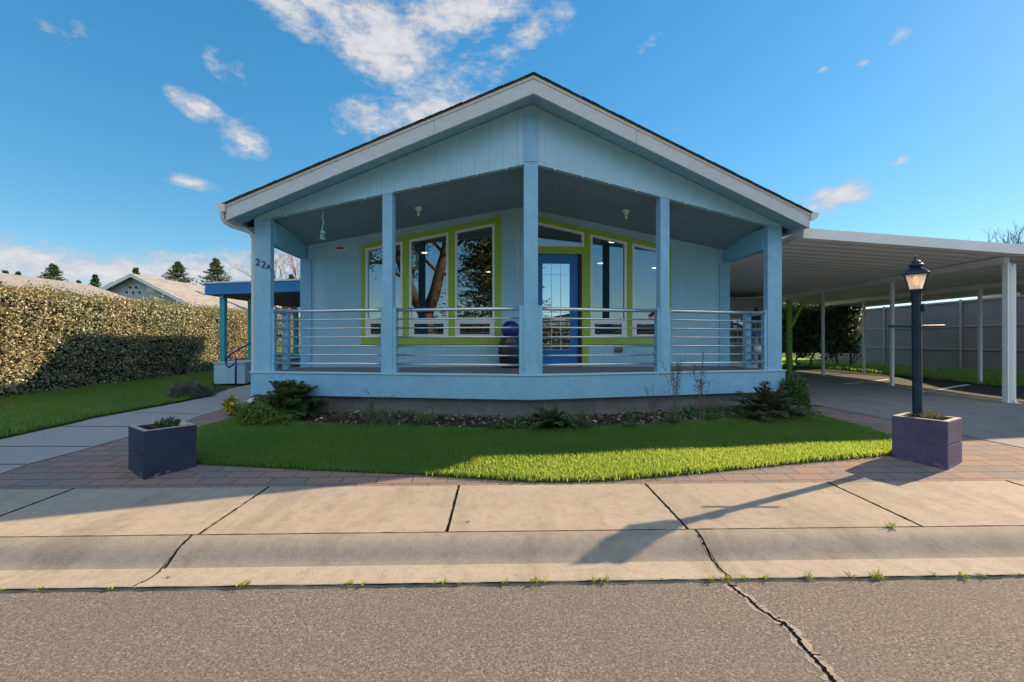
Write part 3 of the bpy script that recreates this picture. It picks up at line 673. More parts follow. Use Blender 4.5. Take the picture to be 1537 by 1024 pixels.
def window(x0, x1, zb, mull=True, hz=None):
    fw = .042; y0, y1 = YW-.034, YW+.05
    f = MB(); za, zb_ = wt(x0), wt(x1)
    def bar(p): f.hexa([(x, y0, z) for x, z in p], [(x, y1, z) for x, z in p])
    bar([(x0, zb), (x0+fw, zb+fw), (x0+fw, wt(x0+fw)-fw), (x0, za)])
    bar([(x1-fw, zb+fw), (x1, zb), (x1, zb_), (x1-fw, wt(x1-fw)-fw)])
    bar([(x0, zb), (x1, zb), (x1-fw, zb+fw), (x0+fw, zb+fw)])
    bar([(x0+fw, wt(x0+fw)-fw), (x1-fw, wt(x1-fw)-fw), (x1, zb_), (x0, za)])
    fr = part(f, 'window', 'frame')
    if mull:
        MB().box(x0+fw, x1-fw, y0+.006, y1-.002, 1.805, 1.86).build('mullion', M['frame'], fr, .003)
        q = MB(); a, b = x0+fw+.001, x1-fw-.001; lo, hi = zb+fw+.001, 1.804
        q.box(a, a+.045, y0+.01, y1-.01, lo, hi); q.box(b-.045, b, y0+.01, y1-.01, lo, hi); q.box(a+.046, b-.046, y0+.01, y1-.01, hi-.03, hi); q.box(a+.046, b-.046, y0+.01, y1-.01, lo, lo+.03)
        q.build('hopper_sash', M['frame'], fr, .002)
        MB().box(a+.045, b-.045, YW+.012, YW+.018, lo+.03, hi-.03).build('pane', M['glass'], fr)
        A = [(x0+fw-.004, 1.855), (x1-fw+.004, 1.855), (x1-fw+.004, wt(x1-fw)-fw+.003), (x0+fw-.004, wt(x0+fw)-fw+.003)]
    else:
        A = [(x0+fw-.004, zb+fw-.003), (x1-fw+.004, zb+fw-.003), (x1-fw+.004, wt(x1-fw)-fw+.003), (x0+fw-.004, wt(x0+fw)-fw+.003)]
    MB().hexa([(x, YW+.015, z) for x, z in A], [(x, YW+.021, z) for x, z in A]).build('pane', M['glass'], fr)
    return fr
for o in OPN[:5]: window(o[0], o[1], o[2])
window(.24, 1.215, 3.24, False)
# door
YD = YW+.05
part(MB().box(1.12, 1.174, YW-.02, YD+.08, DK, 3.10), 'door_gap_dark', 'dark'); part(MB().box(.241, .262, YW-.02, YD+.08, DK, 3.10), 'door_gap_dark', 'dark')  # dark-coloured strips standing for the shaded gap beside the door
part(MB().box(.263, 1.119, YW-.01, YD+.08, DK, DK+.03), 'threshold', 'steel')
d = MB(); gx0, gx1, gz0, gz1 = .43, .955, 1.28, 2.93
d.box(.265, gx0, YD, YD+.045, DK+.032, 3.098); d.box(gx1, 1.117, YD, YD+.045, DK+.032, 3.098)
d.box(gx0, gx1, YD, YD+.045, DK+.032, gz0); d.box(gx0, gx1, YD, YD+.045, gz1, 3.098)
door = part(d, 'front_door', 'door')
q = MB(); q.box(gx0-.03, gx0, YD-.012, YD-.001, gz0-.03, gz1+.03); q.box(gx1, gx1+.03, YD-.012, YD-.001, gz0-.03, gz1+.03); q.box(gx0, gx1, YD-.012, YD-.001, gz0-.03, gz0); q.box(gx0, gx1, YD-.012, YD-.001, gz1, gz1+.03)
q.build('glass_moulding', M['door'], door, .004)
MB().box(gx0, gx1, YD+.01, YD+.02, gz0, gz1).build('door_glass', M['doorglass'], door)
q = MB()
for k in (1, 2): x = gx0+(gx1-gx0)*k/3; q.box(x-.006, x+.006, YD+.002, YD+.009, gz0, gz1)
for z in (1.52, 1.76, 2.0, 2.72): q.box(gx0, gx1, YD+.003, YD+.0085, z-.005, z+.005)
q.build('glass_caming', M['steel'], door)
MB().tube([(.33, YD, 1.98), (.33, YD-.05, 1.98)], [.03, .035], 12).build('door_handle', M['steel'], door, smooth=True)
# outlet, porch lamps
part(MB().box(1.81, 1.95, YW-.06, YW-.001, 1.25, 1.33), 'outlet_cover', 'brass', .008)
for px, py in ((628, 316), (940, 318)):
    dx, dz = (px-CX)/F, (CY-py)/F
    yy = 1.25; ph = R(3); ox = -.27*math.cos(ph)-6.5*math.sin(ph); oy = .27*math.sin(ph)-6.5*math.cos(ph)
    ex, ey = dx*math.cos(ph)+math.sin(ph), -dx*math.sin(ph)+math.cos(ph); x = ox+ex*(yy-oy)/ey
    zc = 3.985-.175*abs(x)
    lp = part(MB().lathe(x, yy, [(.062, zc+.01), (.065, zc-.02), (.045, zc-.035), (.038, zc-.065), (.03, zc-.075)], 20), 'porch_lamp', 'porcelain', smooth=True)
    MB().lathe(x, yy, [(.012, zc-.075), (.022, zc-.10), (.026, zc-.125), (.016, zc-.148), (.004, zc-.152)], 14).build('bulb', M['porcelain'], lp, smooth=True)
# downspout at the left eave
part(MB().tube([(-4.575, .62, 3.375), (-4.575, .63, 3.30), (-4.555, .66, 3.24), (-4.50, .70, 3.205), (-4.34, .86, 3.165), (-4.29, .90, 3.12), (-4.27, .92, 3.04), (-4.27, .92, .62), (-4.27, .86, .53), (-4.28, .76, .49)], .042, 4, sq=True), 'downspout', 'palewhite')
# house number, written with separate slanting numerals
def numeral(ch, x, y, z, size, tilt, name):
    cu = bpy.data.curves.new(name, 'FONT'); cu.body = ch; cu.size = size; cu.extrude = .004; cu.offset = .0
    t = bpy.data.objects.new(name, cu); COL.objects.link(t)
    me = bpy.data.meshes.new_from_object(t.evaluated_get(bpy.context.evaluated_depsgraph_get())); bpy.data.objects.remove(t)
    me.materials.append(M['ink']); o = bpy.data.objects.new(name, me); COL.objects.link(o); o.parent = cl
    o.matrix_local = Matrix.Translation((x, y, z)) @ Matrix.Rotation(tilt, 4, 'Y') @ Matrix.Rotation(R(90), 4, 'X'); return o
yn = yf(4.11)+.075-.06-.006
numeral('2', -4.215, yn, 2.625, .15, R(4), 'house_numeral'); numeral('2', -4.135, yn, 2.595, .15, R(10), 'house_numeral'); numeral('A', -4.055, yn, 2.565, .115, R(6), 'house_numeral')
# the dim room behind the glass
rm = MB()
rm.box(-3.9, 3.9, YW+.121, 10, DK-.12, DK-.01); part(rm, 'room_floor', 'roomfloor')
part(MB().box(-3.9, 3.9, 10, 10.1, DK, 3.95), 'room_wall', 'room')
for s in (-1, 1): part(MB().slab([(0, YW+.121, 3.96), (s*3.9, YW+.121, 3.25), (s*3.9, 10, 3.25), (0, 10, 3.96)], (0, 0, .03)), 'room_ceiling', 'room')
def loc(X, Y):
    a, b = X-.27, Y-6.5; return a*math.cos(R(3))+b*math.sin(R(3)), -a*math.sin(R(3))+b*math.cos(R(3))
for px, py in ((637, 379), (733, 408), (919, 363), (901, 395), (983, 402)):
    z = 3.6
    for _ in range(8):
        dd = (z-H)*F/(CY-py); x, y = loc((px-CX)/F*dd, dd); z = 3.96-.182*abs(x)-.02
    if y < 10.2: 
        c_ = part(MB().lathe(x, y, [(.10, z+.03), (.105, z), (.075, z-.006)], 18), 'recessed_light', 'white')
        MB().lathe(x, y, [(.072, z-.004), (.07, z-.012), (.02, z-.014)], 16).build('lens', M['downlight'], c_)
    else:
        y = 9.6; c_ = part(MB().lathe(x, y, [(.10, z+.03), (.105, z), (.075, z-.006)], 18), 'recessed_light', 'white')
        MB().lathe(x, y, [(.072, z-.004), (.07, z-.012), (.02, z-.014)], 16).build('lens', M['downlight'], c_)

# things on the porch, in house coordinates turned to the site
def hw(x, y): return (.27+x*math.cos(R(3))-y*math.sin(R(3)), 6.5+x*math.sin(R(3))+y*math.cos(R(3)))
X, Y = hw(-.2, 1.85)
t = thing('tall_pot', 'tall dark ribbed pot on the porch half hidden behind the centre column', 'pot', (X, Y, DK))
m = MB().lathe(0, 0, [(.15, 0), (.19, .04), (.225, .25), (.225, .40), (.19, .53), (.17, .56), (.15, .555), (.14, .52)], 24); m.build('vessel', M['pot'], t, smooth=True)
for z in (.12, .2, .28, .36, .44): MB().lathe(0, 0, [(.21, z-.008), (.234, z), (.21, z+.008)], 24).build('ridge', M['pot'], t, smooth=True)
o = MB().lathe(0, 0, [(.02, -.17), (.09, -.15), (.15, -.09), (.175, 0), (.15, .09), (.09, .15), (.02, .17)], 24).build('gazing_ball', M['ball'], smooth=True); o.location = (X, Y, DK+.555+.13)
tag(o, 'dark blue glazed ball resting in the mouth of the tall porch pot', 'garden ball')
X, Y = hw(-3.34, YW-.02)
t = thing('wall_plaque', 'small red and white oval plaque on the blue wall left of the windows', 'plaque', (X, Y, 3.165), R(3))
m = MB(); m.tube([(0, .018, 0), (0, 0, 0)], [.1, .1], 24); o = m.build('plate', M['porcelain'], t); o.scale = (1, 1, .33)
m = MB(); m.tube([(0, -.001, 0), (0, -.006, 0)], [.085, .085], 24); o = m.build('red_band', M['red'], t); o.scale = (1, 1, .26)
X, Y = hw(-3.17, .80)
t = thing('hanging_feeder', 'clear feeder hanging on a pale hook from the porch ceiling', 'bird feeder', (X, Y, 3.45))
MB().tube([(0, 0, .02), (.012, 0, -.02), (-.01, 0, -.06), (.012, 0, -.14), (0, 0, -.22), (-.012, 0, -.27), (0, 0, -.30)], .008, 6).build('hook', M['trimcap'], t, smooth=True)
MB().lathe(0, 0, [(.035, -.30), (.04, -.31), (.035, -.32)], 14).build('lid', M['trimcap'], t)
MB().lathe(0, 0, [(.04, -.321), (.04, -.41), (.035, -.415)], 14).build('reservoir', M['lampglass'], t)
MB().lathe(0, 0, [(.035, -.416), (.05, -.42), (.05, -.426), (.03, -.43)], 14).build('tray', M['trimcap'], t)

# ------------------------------------------------------------------ left side porch with blue awning
t = thing('side_porch', 'side entry porch with bright blue roof edge on teal posts, left of the house', 'porch', (-7.0, 11, .45))
lx, ly = -7.0, 11.0
def sp(m, n, mat, bevel=0): return m.build(n, M[mat], t, bevel)
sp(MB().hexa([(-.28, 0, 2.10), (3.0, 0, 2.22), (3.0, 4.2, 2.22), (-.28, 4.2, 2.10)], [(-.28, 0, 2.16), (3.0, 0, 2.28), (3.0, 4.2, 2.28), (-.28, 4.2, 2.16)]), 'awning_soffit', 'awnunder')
sp(MB().slab([(-.32, -.04, 2.10), (3.0, -.04, 2.22), (3.0, -.04, 2.48), (-.32, -.04, 2.36)], (0, .04, 0)), 'awning_fascia', 'awn', .004)
sp(MB().box(-.32, -.28, 0.001, 4.2, 2.10, 2.36), 'awning_fascia', 'awn', .004)
sp(MB().slab([(-.34, -.06, 2.362), (3.0, -.06, 2.484), (3.0, -.06, 2.52), (-.34, -.06, 2.40)], (0, 4.26, 0)), 'awning_roof', 'palewhite', .004)
for x, y in ((.0, .15), (.05, 1.25), (.0, 3.9)):
    p = sp(MB().box(x-.06, x+.06, y-.06, y+.06, .5, 2.05), 'post', 'teal', .006)
    MB().box(x-.03, x+.03, y-.068, y-.03, 2.051, 2.12).build('post_cap', M['trimcap'], p)
sp(MB().box(-.12, .62, -.02, 4.1, -.02, .46), 'landing', 'siding'); sp(MB().box(-.14, .64, -.04, 4.12, .461, .5), 'landing_top', 'trimcap', .004)
for k in range(3): sp(MB().box(.65+k*.0, 1.0+k*.0, .2+.28*k, 3.0, -.02+.0*k+.15*k, .13+.15*k), 'step', 'path')
m = MB()
m.tube([(.56, -.28, .0), (.56, -.28, .62)], .022, 8)
m.tube([(.56, -.28, .5), (.40, -.28, .38), (.34, -.28, .43), (.33, -.28, .55), (.40, -.28, .66), (.60, -.28, .80), (.95, -.2, 1.0), (1.5, .1, 1.15)], .02, 8)
m.tube([(1.5, .1, 0), (1.5, .1, 1.15)], .02, 8)
m.build('handrail', M['navy'], t, smooth=True)
# steps and rail at the right end of the porch
X, Y = hw(4.2, 2.35)
t = thing('side_steps', 'pale blue landing with navy handrail at the right end of the porch', 'steps', (X, Y, .37), R(3))
MB().box(.0, .62, .1, 1.5, -.02, .60).build('landing', M['shed'], t, .004)
for k in range(2): MB().box(.62+.26*k, .88+.26*k, .1, 1.5, -.02, .42-.18*k).build('step', M['path'], t, .004)
m = MB(); m.tube([(-.12, -.0, .6), (-.12, -.0, 1.34), (-.06, 0, 1.42), (.1, 0, 1.42), (.35, 0, 1.25), (.78, 0, 1.02), (.82, 0, .98), (.82, 0, .0)], .026, 8)
m.build('handrail', M['navy'], t, smooth=True)
X, Y = hw(4.62, 2.15)
o = MB().lathe(0, 0, [(.01, -.085), (.05, -.07), (.08, -.03), (.085, 0), (.08, .03), (.05, .07), (.01, .085)], 20).build('globe_light', M['porcelain'], smooth=True); o.location = (X, Y, 1.30)
tag(o, 'white globe light on a stem in front of the pale blue landing', 'garden light')
MB().tube([(0, 0, -.95), (0, 0, -.08)], .012, 8).build('stem', M['post'], o)

# ------------------------------------------------------------------ carport
t = thing('carport', 'long white metal carport on slim posts attached to the right side of the house', 'carport', (8.72, 8.1, .3))
def zu(X): return 3.14-.048*(X-4.7)-.3
def cp(m, n, mat, bevel=0, smooth=False): return m.build(n, M[mat], t, bevel, smooth)
def Lc(X, Y, z): return (X-8.72, Y-8.1, z)
fx0, fy0, fx1, fy1 = 4.72, 7.45, 13.05, 8.25
def yfr(X): return fy0+(fy1-fy0)*(X-fx0)/(fx1-fx0)
# ribbed roof pan: ribs run from the house to the outer row
ypan = []; y = 0
while y < 9.2: ypan += [(y, 0), (y+.05, .026), (y+.11, .026), (y+.16, 0)]; y += .3
m = MB(); vs = []
for yy, h_ in ypan:
    for X_ in (fx0, fx1):
        vs.append(Lc(X_, yfr(X_)+.05+yy, zu(X_)+h_))
for yy, h_ in ypan:
    for X_ in (fx0, fx1):
        vs.append(Lc(X_, yfr(X_)+.05+yy, zu(X_)+h_+.008))
n = len(ypan)
m.add(vs, [[2*i, 2*i+1, 2*i+3, 2*i+2] for i in range(n-1)] + [[2*n+2*i, 2*n+2*i+2, 2*n+2*i+3, 2*n+2*i+1] for i in range(n-1)])
cp(m, 'roof_pan', 'pan')
A = [Lc(fx0, fy0, zu(fx0)-.02), Lc(fx1, fy1, zu(fx1)-.02), Lc(fx1, fy1, zu(fx1)+.15), Lc(fx0, fy0, zu(fx0)+.15)]
cp(MB().slab(A, (0, .045, 0)), 'front_fascia', 'white', .008)
cp(MB().slab([Lc(fx1, fy1+.047, zu(fx1)-.03), Lc(fx1, fy1+9.3, zu(fx1)-.03), Lc(fx1, fy1+9.3, zu(fx1)+.14), Lc(fx1, fy1+.047, zu(fx1)+.14)], (.1, 0, 0)), 'edge_gutter', 'white')
cp(MB().slab([Lc(fx0, fy0+.047, zu(fx0)+.0), Lc(fx0, fy0+9.3, zu(fx0)+.0), Lc(fx0, fy0+9.3, zu(fx0)+.14), Lc(fx0, fy0+.047, zu(fx0)+.14)], (.04, 0, 0)), 'wall_ledger', 'white')
for pa_, pb_, rows in (((8.72, 8.1), (9.05, 15.9), [(8.72, 8.1), (8.83, 10.68), (8.93, 13.2)]), ((11.3, 9.1), (11.1, 16.3), [(11.26, 11.06), (11.1, 14.5)])):
    X0, Y0, X1, Y1 = *pa_, *pb_; zb = zu(X0)-.13
    A = [Lc(X0-.05, Y0-.0, zb), Lc(X0+.05, Y0-.0, zb), Lc(X1+.05, Y1, zb), Lc(X1-.05, Y1, zb)]
    cp(MB().slab(A, (0, 0, .125)), 'beam', 'pan')
    for i, (X_, Y_) in enumerate(rows):
        g0 = zg(X_, Y_)
        w = .085 if i == 0 and X0 < 9 else .065
        p = cp(MB().box(X_-8.72-w/2, X_-8.72+w/2, Y_-8.1-w/2, Y_-8.1+w/2, g0-.3, zb-.001), 'post', 'white', .006)
        if i == 0 and X0 < 9:
            MB().box(-w/2-.0, -.012, -w/2-.012, -w/2+.0, g0-.3, zb-.05).build('post_fin', M['white'], p, .003)
            MB().box(.012, w/2, -w/2-.012, -w/2+.0, g0-.3, zb-.05).build('post_fin', M['white'], p, .003)
cp(MB().tube([(.085, -.02, 2.5), (.085, -.02, .12), (.11, -.03, .06), (.18, -.06, .03), (.5, -.2, .0)], .038, 4, sq=True), 'downspout', 'white')
# shift from site to local height
for ch in t.children:
    pass
for ch in list(t.children):
    if ch.name.startswith(('roof_pan', 'front_fascia', 'edge_gutter', 'wall_ledger', 'beam')): pass

# ------------------------------------------------------------------ planters and lamp
def planter(name, label, X, Y, rz, w, d, h, mat):
    t = thing(name, label, 'planter', (X, Y, zg(X, Y)), rz, 'square painted block planters')
    th = .05
    m = MB()
    for z0, z1 in ((.0, h*.5-.002), (h*.5+.002, h-.0)):
        O4 = [(0, 0), (w, 0), (w, d), (0, d)]; I4 = [(th, th), (w-th, th), (w-th, d-th), (th, d-th)]; k = len(m.v)
        m.v += [(x, y, z) for z in (z0, z1) for x, y in O4+I4]
        for i in range(4):
            j = (i+1) % 4
            m.f += [[k+i, k+j, k+8+j, k+8+i], [k+4+j, k+4+i, k+12+i, k+12+j], [k+8+i, k+8+j, k+12+j, k+12+i], [k+j, k+i, k+4+i, k+4+j]]
    m.build('block_wall', M[mat], t, .007)
    MB().box(.012, w-.012, .012, d-.012, h*.5-.0025, h*.5+.0025).build('mortar_joint', M['rim'], t)
    q = MB(); q.box(.004, w-.004, .004, th-.004, h, h+.004); q.box(.004, w-.004, d-th+.004, d-.004, h, h+.004); q.box(.004, th-.004, th-.004, d-th+.004, h, h+.004); q.box(w-th+.004, w-.004, th-.004, d-th+.004, h, h+.004)
    q.build('bare_rim', M['rim'], t)
    MB().box(th, w-th, th, d-th, h-.12, h-.06).build('soil_fill', M['soil'], t)
    return t
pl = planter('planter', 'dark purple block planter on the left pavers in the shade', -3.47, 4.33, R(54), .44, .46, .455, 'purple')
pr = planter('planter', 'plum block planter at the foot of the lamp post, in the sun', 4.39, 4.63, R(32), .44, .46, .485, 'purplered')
def local(tn, x, y, z): return tn.matrix_basis @ Vector((x, y, z))
def tuft(name, label, cat, pos, n, rad, h, mat, ln, wd, flower=None, group=None, spread=1.0, parent=None):
    "low dome of stems with leaves along them"
    t = thing(name, label, cat, pos, 0, group)
    P = rng.uniform(-1, 1, (n, 2)); P = P[(P**2).sum(1) < 1]; n = len(P)
    m = MB()
    BB = []; DD = []
    for x, y in P:
        top = Vector((x*rad*spread, y*rad*spread, h*(1-.45*(x*x+y*y))*random.uniform(.7, 1.15))); b = Vector((x*rad*.45, y*rad*.45, 0))
        m.tube([b, (b+top)/2+Vector((0, 0, h*.08)), top], [.004, .003, .0015], 3, cap=False)
        for k in range(7):
            f = random.uniform(.25, 1.03); BB.append(b.lerp(top, f)); DD.append((random.gauss(0, .7)+x*.5, random.gauss(0, .7)+y*.5, random.uniform(.2, 1.2)))
    m.build('stems', M['twig'], t)
    BB = np.array(BB); DD = np.array(DD); k = len(BB)
    leaves('foliage', BB, DD, rnd(k), rng.uniform(.6, 1.3, k)*ln, rng.uniform(.6, 1.3, k)*wd, mat, t)
    if flower:
        idx = rng.choice(k, flower[1]); leaves('flowers', BB[idx]+np.array([0, 0, .015]), rnd(flower[1]), rnd(flower[1]), flower[2], flower[2]*.8, flower[0], t)
    return t
p = local(pl, .25, .20, .385); tuft('dry_plant', 'sprawling green grey herb in the dark purple planter', 'plant', p, 90, .11, .13, 'olive', .05, .014)
p = local(pr, .26, .24, .42); tuft('dry_plant', 'dry tan heather in the plum planter at the lamp post', 'plant', p, 150, .155, .12, 'dry', .035, .010)
p = local(pl, .36, .12, .395)
for k, (dx, dy, lb) in enumerate(((0, 0, 'pale pebble in the right corner of the dark purple planter'),)):
    o = MB().lathe(0, 0, [(.008, -.018), (.03, -.012), (.035, 0), (.026, .018), (.006, .024)], 9).build('pebble', M['stone'], smooth=True); o.location = (p.x, p.y, p.z+.06); o.scale = (1.3, .9, 1); tag(o, lb, 'stone')
# lamp post
LX, LY = D(1377.5, 630, 4.98)[:2]; lz = zg(LX, LY)+.38
t = thing('street_lamp', 'dark slate lamp post with crossbar and glass lantern standing in the plum planter', 'lamp post', (LX, LY, lz)); t.rotation_euler = (0, R(-.7), 0)
def lp(m, n, mat, bevel=0, smooth=False, par=None): return m.build(n, M[mat], par or t, bevel, smooth)
hz = H+(CY-438)/F*4.98-lz
lp(MB().lathe(0, 0, [(.046, 0), (.045, .4), (.043, hz-.12), (.043, hz-.1), (.05, hz-.095), (.05, hz-.0)], 8, .3), 'shaft', 'post', .003)
zb = H+(CY-490)/F*4.98-lz
lp(MB().tube([(-.305, 0, zb+.003), (0, 0, zb), (.30, 0, zb+.002)], .014, 10), 'crossbar', 'post', 0, True)
lp(MB().lathe(.05, -.03, [(.012, hz-.22), (.02, hz-.2), (.02, hz-.15), (.012, hz-.13)], 8), 'photocell', 'iron')
b = lp(MB().lathe(0, 0, [(.080, hz), (.084, hz+.012), (.078, hz+.02)], 4, R(4)), 'lantern_base', 'iron')
z0, z1, r0, r1 = hz+.02, hz+.185, .082, .136
A0 = [Vector((r0*math.cos(R(4+90*k)), r0*math.sin(R(4+90*k)), z0)) for k in range(4)]; A1 = [Vector((r1*math.cos(R(4+90*k)), r1*math.sin(R(4+90*k)), z1)) for k in range(4)]
fr = MB()
for k in range(4):
    fr.tube([A0[k], A1[k]], .008, 6); fr.tube([A0[k], A0[(k+1) % 4]], .007, 6); fr.tube([A1[k], A1[(k+1) % 4]], .009, 6)
lf = lp(fr, 'lantern_frame', 'iron')
for k in range(4):
    q = [A0[k], A0[(k+1) % 4], A1[(k+1) % 4], A1[k]]; nn = (q[1]-q[0]).cross(q[3]-q[0]).normalized()*.003
    MB().slab(q, nn).build('lantern_glass', M['seeded'], lf)
lp(MB().lathe(0, 0, [(.156, z1), (.158, z1+.012), (.11, z1+.045), (.07, z1+.065), (.055, z1+.08)], 4, R(4)), 'lantern_roof', 'iron', .004)
lp(MB().lathe(0, 0, [(.055, z1+.08), (.072, z1+.10), (.055, z1+.118), (.03, z1+.122), (.042, z1+.135), (.035, z1+.15), (.012, z1+.155), (.016, z1+.175), (.006, z1+.195), (.003, z1+.215)], 16), 'finial', 'iron', 0, True)
bl = lp(MB().lathe(0, 0, [(.018, z0), (.018, z0+.05), (.012, z0+.055)], 12), 'bulb_holder', 'porcelain')
MB().lathe(0, 0, [(.012, z0+.056), (.026, z0+.08), (.024, z0+.12), (.012, z0+.15), (.003, z0+.155)], 12).build('bulb', M['bulbwarm'], bl, smooth=True)

# ------------------------------------------------------------------ hedges
def hedge(name, label, x0, x1, y0, y1, z0, z1, n, mat, ln, wd, faces, tip=None, bulge=.10, bare=None):
    t = thing(name, label, 'hedge', ((x0+x1)/2, (y0+y1)/2, z0))
    cx, cy = (x0+x1)/2, (y0+y1)/2; hx, hy, hh = (x1-x0)/2, (y1-y0)/2, z1-z0
    ci = .13
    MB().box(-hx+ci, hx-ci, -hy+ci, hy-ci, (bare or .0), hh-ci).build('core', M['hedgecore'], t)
    def face_pts(fc, k):
        a, b = rng.uniform(-1, 1, k), rng.uniform(0, 1, k)
        if fc == 'px': P = np.c_[np.full(k, hx), a*hy, b*hh]; nr = (1, 0, .15)
        if fc == 'mx': P = np.c_[np.full(k, -hx), a*hy, b*hh]; nr = (-1, 0, .15)
        if fc == 'my': P = np.c_[a*hx, np.full(k, -hy), b*hh]; nr = (0, -1, .15)
        if fc == 'py': P = np.c_[a*hx, np.full(k, hy), b*hh]; nr = (0, 1, .15)
        if fc == 'top': P = np.c_[a*hx, (b*2-1)*hy, np.full(k, hh)]; nr = (0, 0, 1)
        return P, np.array(nr)
    Ps, Ns = [], []
    ar = dict(px=2*hy*hh, mx=2*hy*hh, my=2*hx*hh, py=2*hx*hh, top=4*hx*hy); tot = sum(ar[f] for f in faces)
    for f in faces:
        P, nr = face_pts(f, int(n*ar[f]/tot)); k = len(P)
        if bare:
            keep = (P[:, 2] > bare*(.6+.5*np.sin(P[:, 0]*3+P[:, 1]*2.2)**2)) | (rng.uniform(size=k) < .05); P = P[keep]; k = len(P)
        bl = np.sin(P[:, 1]*2.1+P[:, 2]*1.7)*.5+np.sin(P[:, 1]*4.7-P[:, 2]*3.3+P[:, 0]*3)*.5
        gp = np.sin(P[:, 1]*8.3+P[:, 2]*6.1+P[:, 0]*5)*np.sin(P[:, 2]*10.7-P[:, 1]*4.9+1)+rng.normal(size=k)*.55 > -.62
        P = P[gp]; bl = bl[gp]; k = len(P)
        P = P+nr*(bl*bulge*.55+rng.normal(size=k)*bulge*.55+(rng.uniform(size=k) > .985)*rng.uniform(0, .14, k))[:, None]; Ps.append(P); Ns.append(np.tile(nr, (k, 1)))
    P = np.concatenate(Ps); Nn = np.concatenate(Ns); k = len(P)
    Dn = rnd(k)*1.0+Nn*.55+np.array([0, 0, .25])
    leaves('foliage', P, Dn, Nn+rnd(k)*.75, rng.uniform(.7, 1.35, k)*ln, rng.uniform(.7, 1.3, k)*wd, mat, t)
    if tip:
        q = int(n*.05); a = rng.uniform(-1, 1, q); P = np.c_[hx*rng.uniform(.3, 1.05, q), a*hy, hh+rng.normal(size=q)*.03+(rng.uniform(size=q) > .9)*rng.uniform(0, .16, q)]
        leaves('new_tips', P, rnd(q)*.6+np.array([.3, 0, 1]), rnd(q), rng.uniform(.7, 1.3, q)*ln, wd*.8, tip, t)
    if bare:
        kx = max(3, int(2*hx/.45))
        for i in range(kx):
            x = -hx+2*hx*(i+.5)/kx+random.uniform(-.1, .1)
            MB().tube([(x, -hy+.2, -.05), (x+random.uniform(-.12, .12), -hy+.2, bare*.5), (x+random.uniform(-.25, .25), -hy+.15, bare*1.2)], [.05, .04, .03], 6).build('trunk', M['bark'], t)
    return t
hedge('clipped_hedge', 'long tall clipped hedge with reddish tips along the left lawn', -10.7, -9.5, 6.2, 21, .33, 2.40, 100000, 'hedge', .055, .032, ('px', 'top'), 'hedgetip', bulge=.13)
hedge('clipped_hedge', 'dark leafy hedge on bare trunks behind the carport, left of the grey fence', 10.2, 13.2, 17.4, 18.4, .5, 2.75, 9000, 'darkhedge', .13, .07, ('my', 'top', 'mx'), 'darkhedge', .12, .5)

# ------------------------------------------------------------------ fence, shed and houses
t = thing('board_fence', 'grey board fence with three rails on metal posts beyond the carport', 'fence', (15.2, 10, .4))
MB().box(0, .04, -1.2, 12.5, .05, 2.36).build('boards', M['fence'], t)
for z in (.12, .78, 1.55): MB().box(-.035, -.001, -1.2, 12.5, z-.03, z+.03).build('rail', M['fencerail'], t)
MB().box(-.05, .06, -1.2, 12.5, 2.362, 2.42).build('cap', M['fencerail'], t)
for k in range(5): MB().tube([(-.075, -.9+k*3.2, -.1), (-.075, -.9+k*3.2, 2.45)], .035, 8).build('post', M['fencerail'], t)
def gable_house(name, label, X, Y, w, ln, ze, zr, wall, roof, z0=.3, over=.35, rz=0, chim=False):
    t = thing(name, label, 'house', (X, Y, z0), rz); h0, h1 = ze-z0, zr-z0
    m = MB(); m.slab([(-w, 0, 0), (w, 0, 0), (w, 0, h0), (0, 0, h1-.02), (-w, 0, h0)], (0, ln, 0)); m.build('wall', M[wall], t)
    sl = (h1-h0)/w
    for s in (-1, 1):
        A = [(0, -over, h1+.02), (s*(w+over), -over, h0-sl*over+.02), (s*(w+over), ln+over, h0-sl*over+.02), (0, ln+over, h1+.02)]
        r = MB().slab(A, (0, 0, .07)).build('roof', M[roof], t)
        A = [(0, -over-.03, h1+.09), (s*(w+over+.02), -over-.03, h0-sl*over+.09), (s*(w+over+.02), -over-.03, h0-sl*over-.1), (0, -over-.03, h1-.1)]
        MB().slab(A, (0, .028, 0)).build('barge_board', M['palewhite'], r)
        x = s*(w+over+.02); MB().box(min(x, x+s*.06), max(x, x+s*.06), -over, ln+over, h0-sl*over-.06, h0-sl*over+.06).build('gutter', M['palewhite'], r)
    return t
gh = gable_house('neighbour_house', 'grey blue gabled house with five tiny square windows behind the left hedge', -19.6, 24, 3.0, 14, 3.3, 4.85, 'greywall', 'tanroof')
for x, z in ((-.32, 3.95), (.0, 3.95), (-.5, 3.68), (-.16, 3.68), (.18, 3.68)):
    w = MB().box(x-.1, x+.1, -.025, -.002, z-.1, z+.1).build('window', M['frame'], gh); MB().box(x-.08, x+.08, -.03, -.026, z-.08, z+.08).build('pane', M['ink'], w)
v = MB().box(.55, 1.0, -.02, -.002, 3.72, 4.08).build('louvre_vent', M['frame'], gh)
for k in range(4): MB().box(.56, .99, -.03, -.021, 3.76+k*.085, 3.79+k*.085).build('louvre_slat', M['fencerail'], v)
MB().lathe(1.6, 3.2, [(.16, 4.0), (.16, 4.2), (.22, 4.22), (.2, 4.3), (.05, 4.36)], 12).build('roof_vent', M['palewhite'], gh)
gable_house('neighbour_house', 'sage gabled house with pale barge boards behind the grey blue house', -26.6, 31, 3.6, 12, 3.3, 5.35, 'beigewall', 'tanroof')
gable_house('neighbour_house', 'low house whose long weathered tan roof shows over the near hedge end', -17.9, 9.5, 3.4, 9.6, 2.6, 3.75, 'beigewall', 'tanroof')
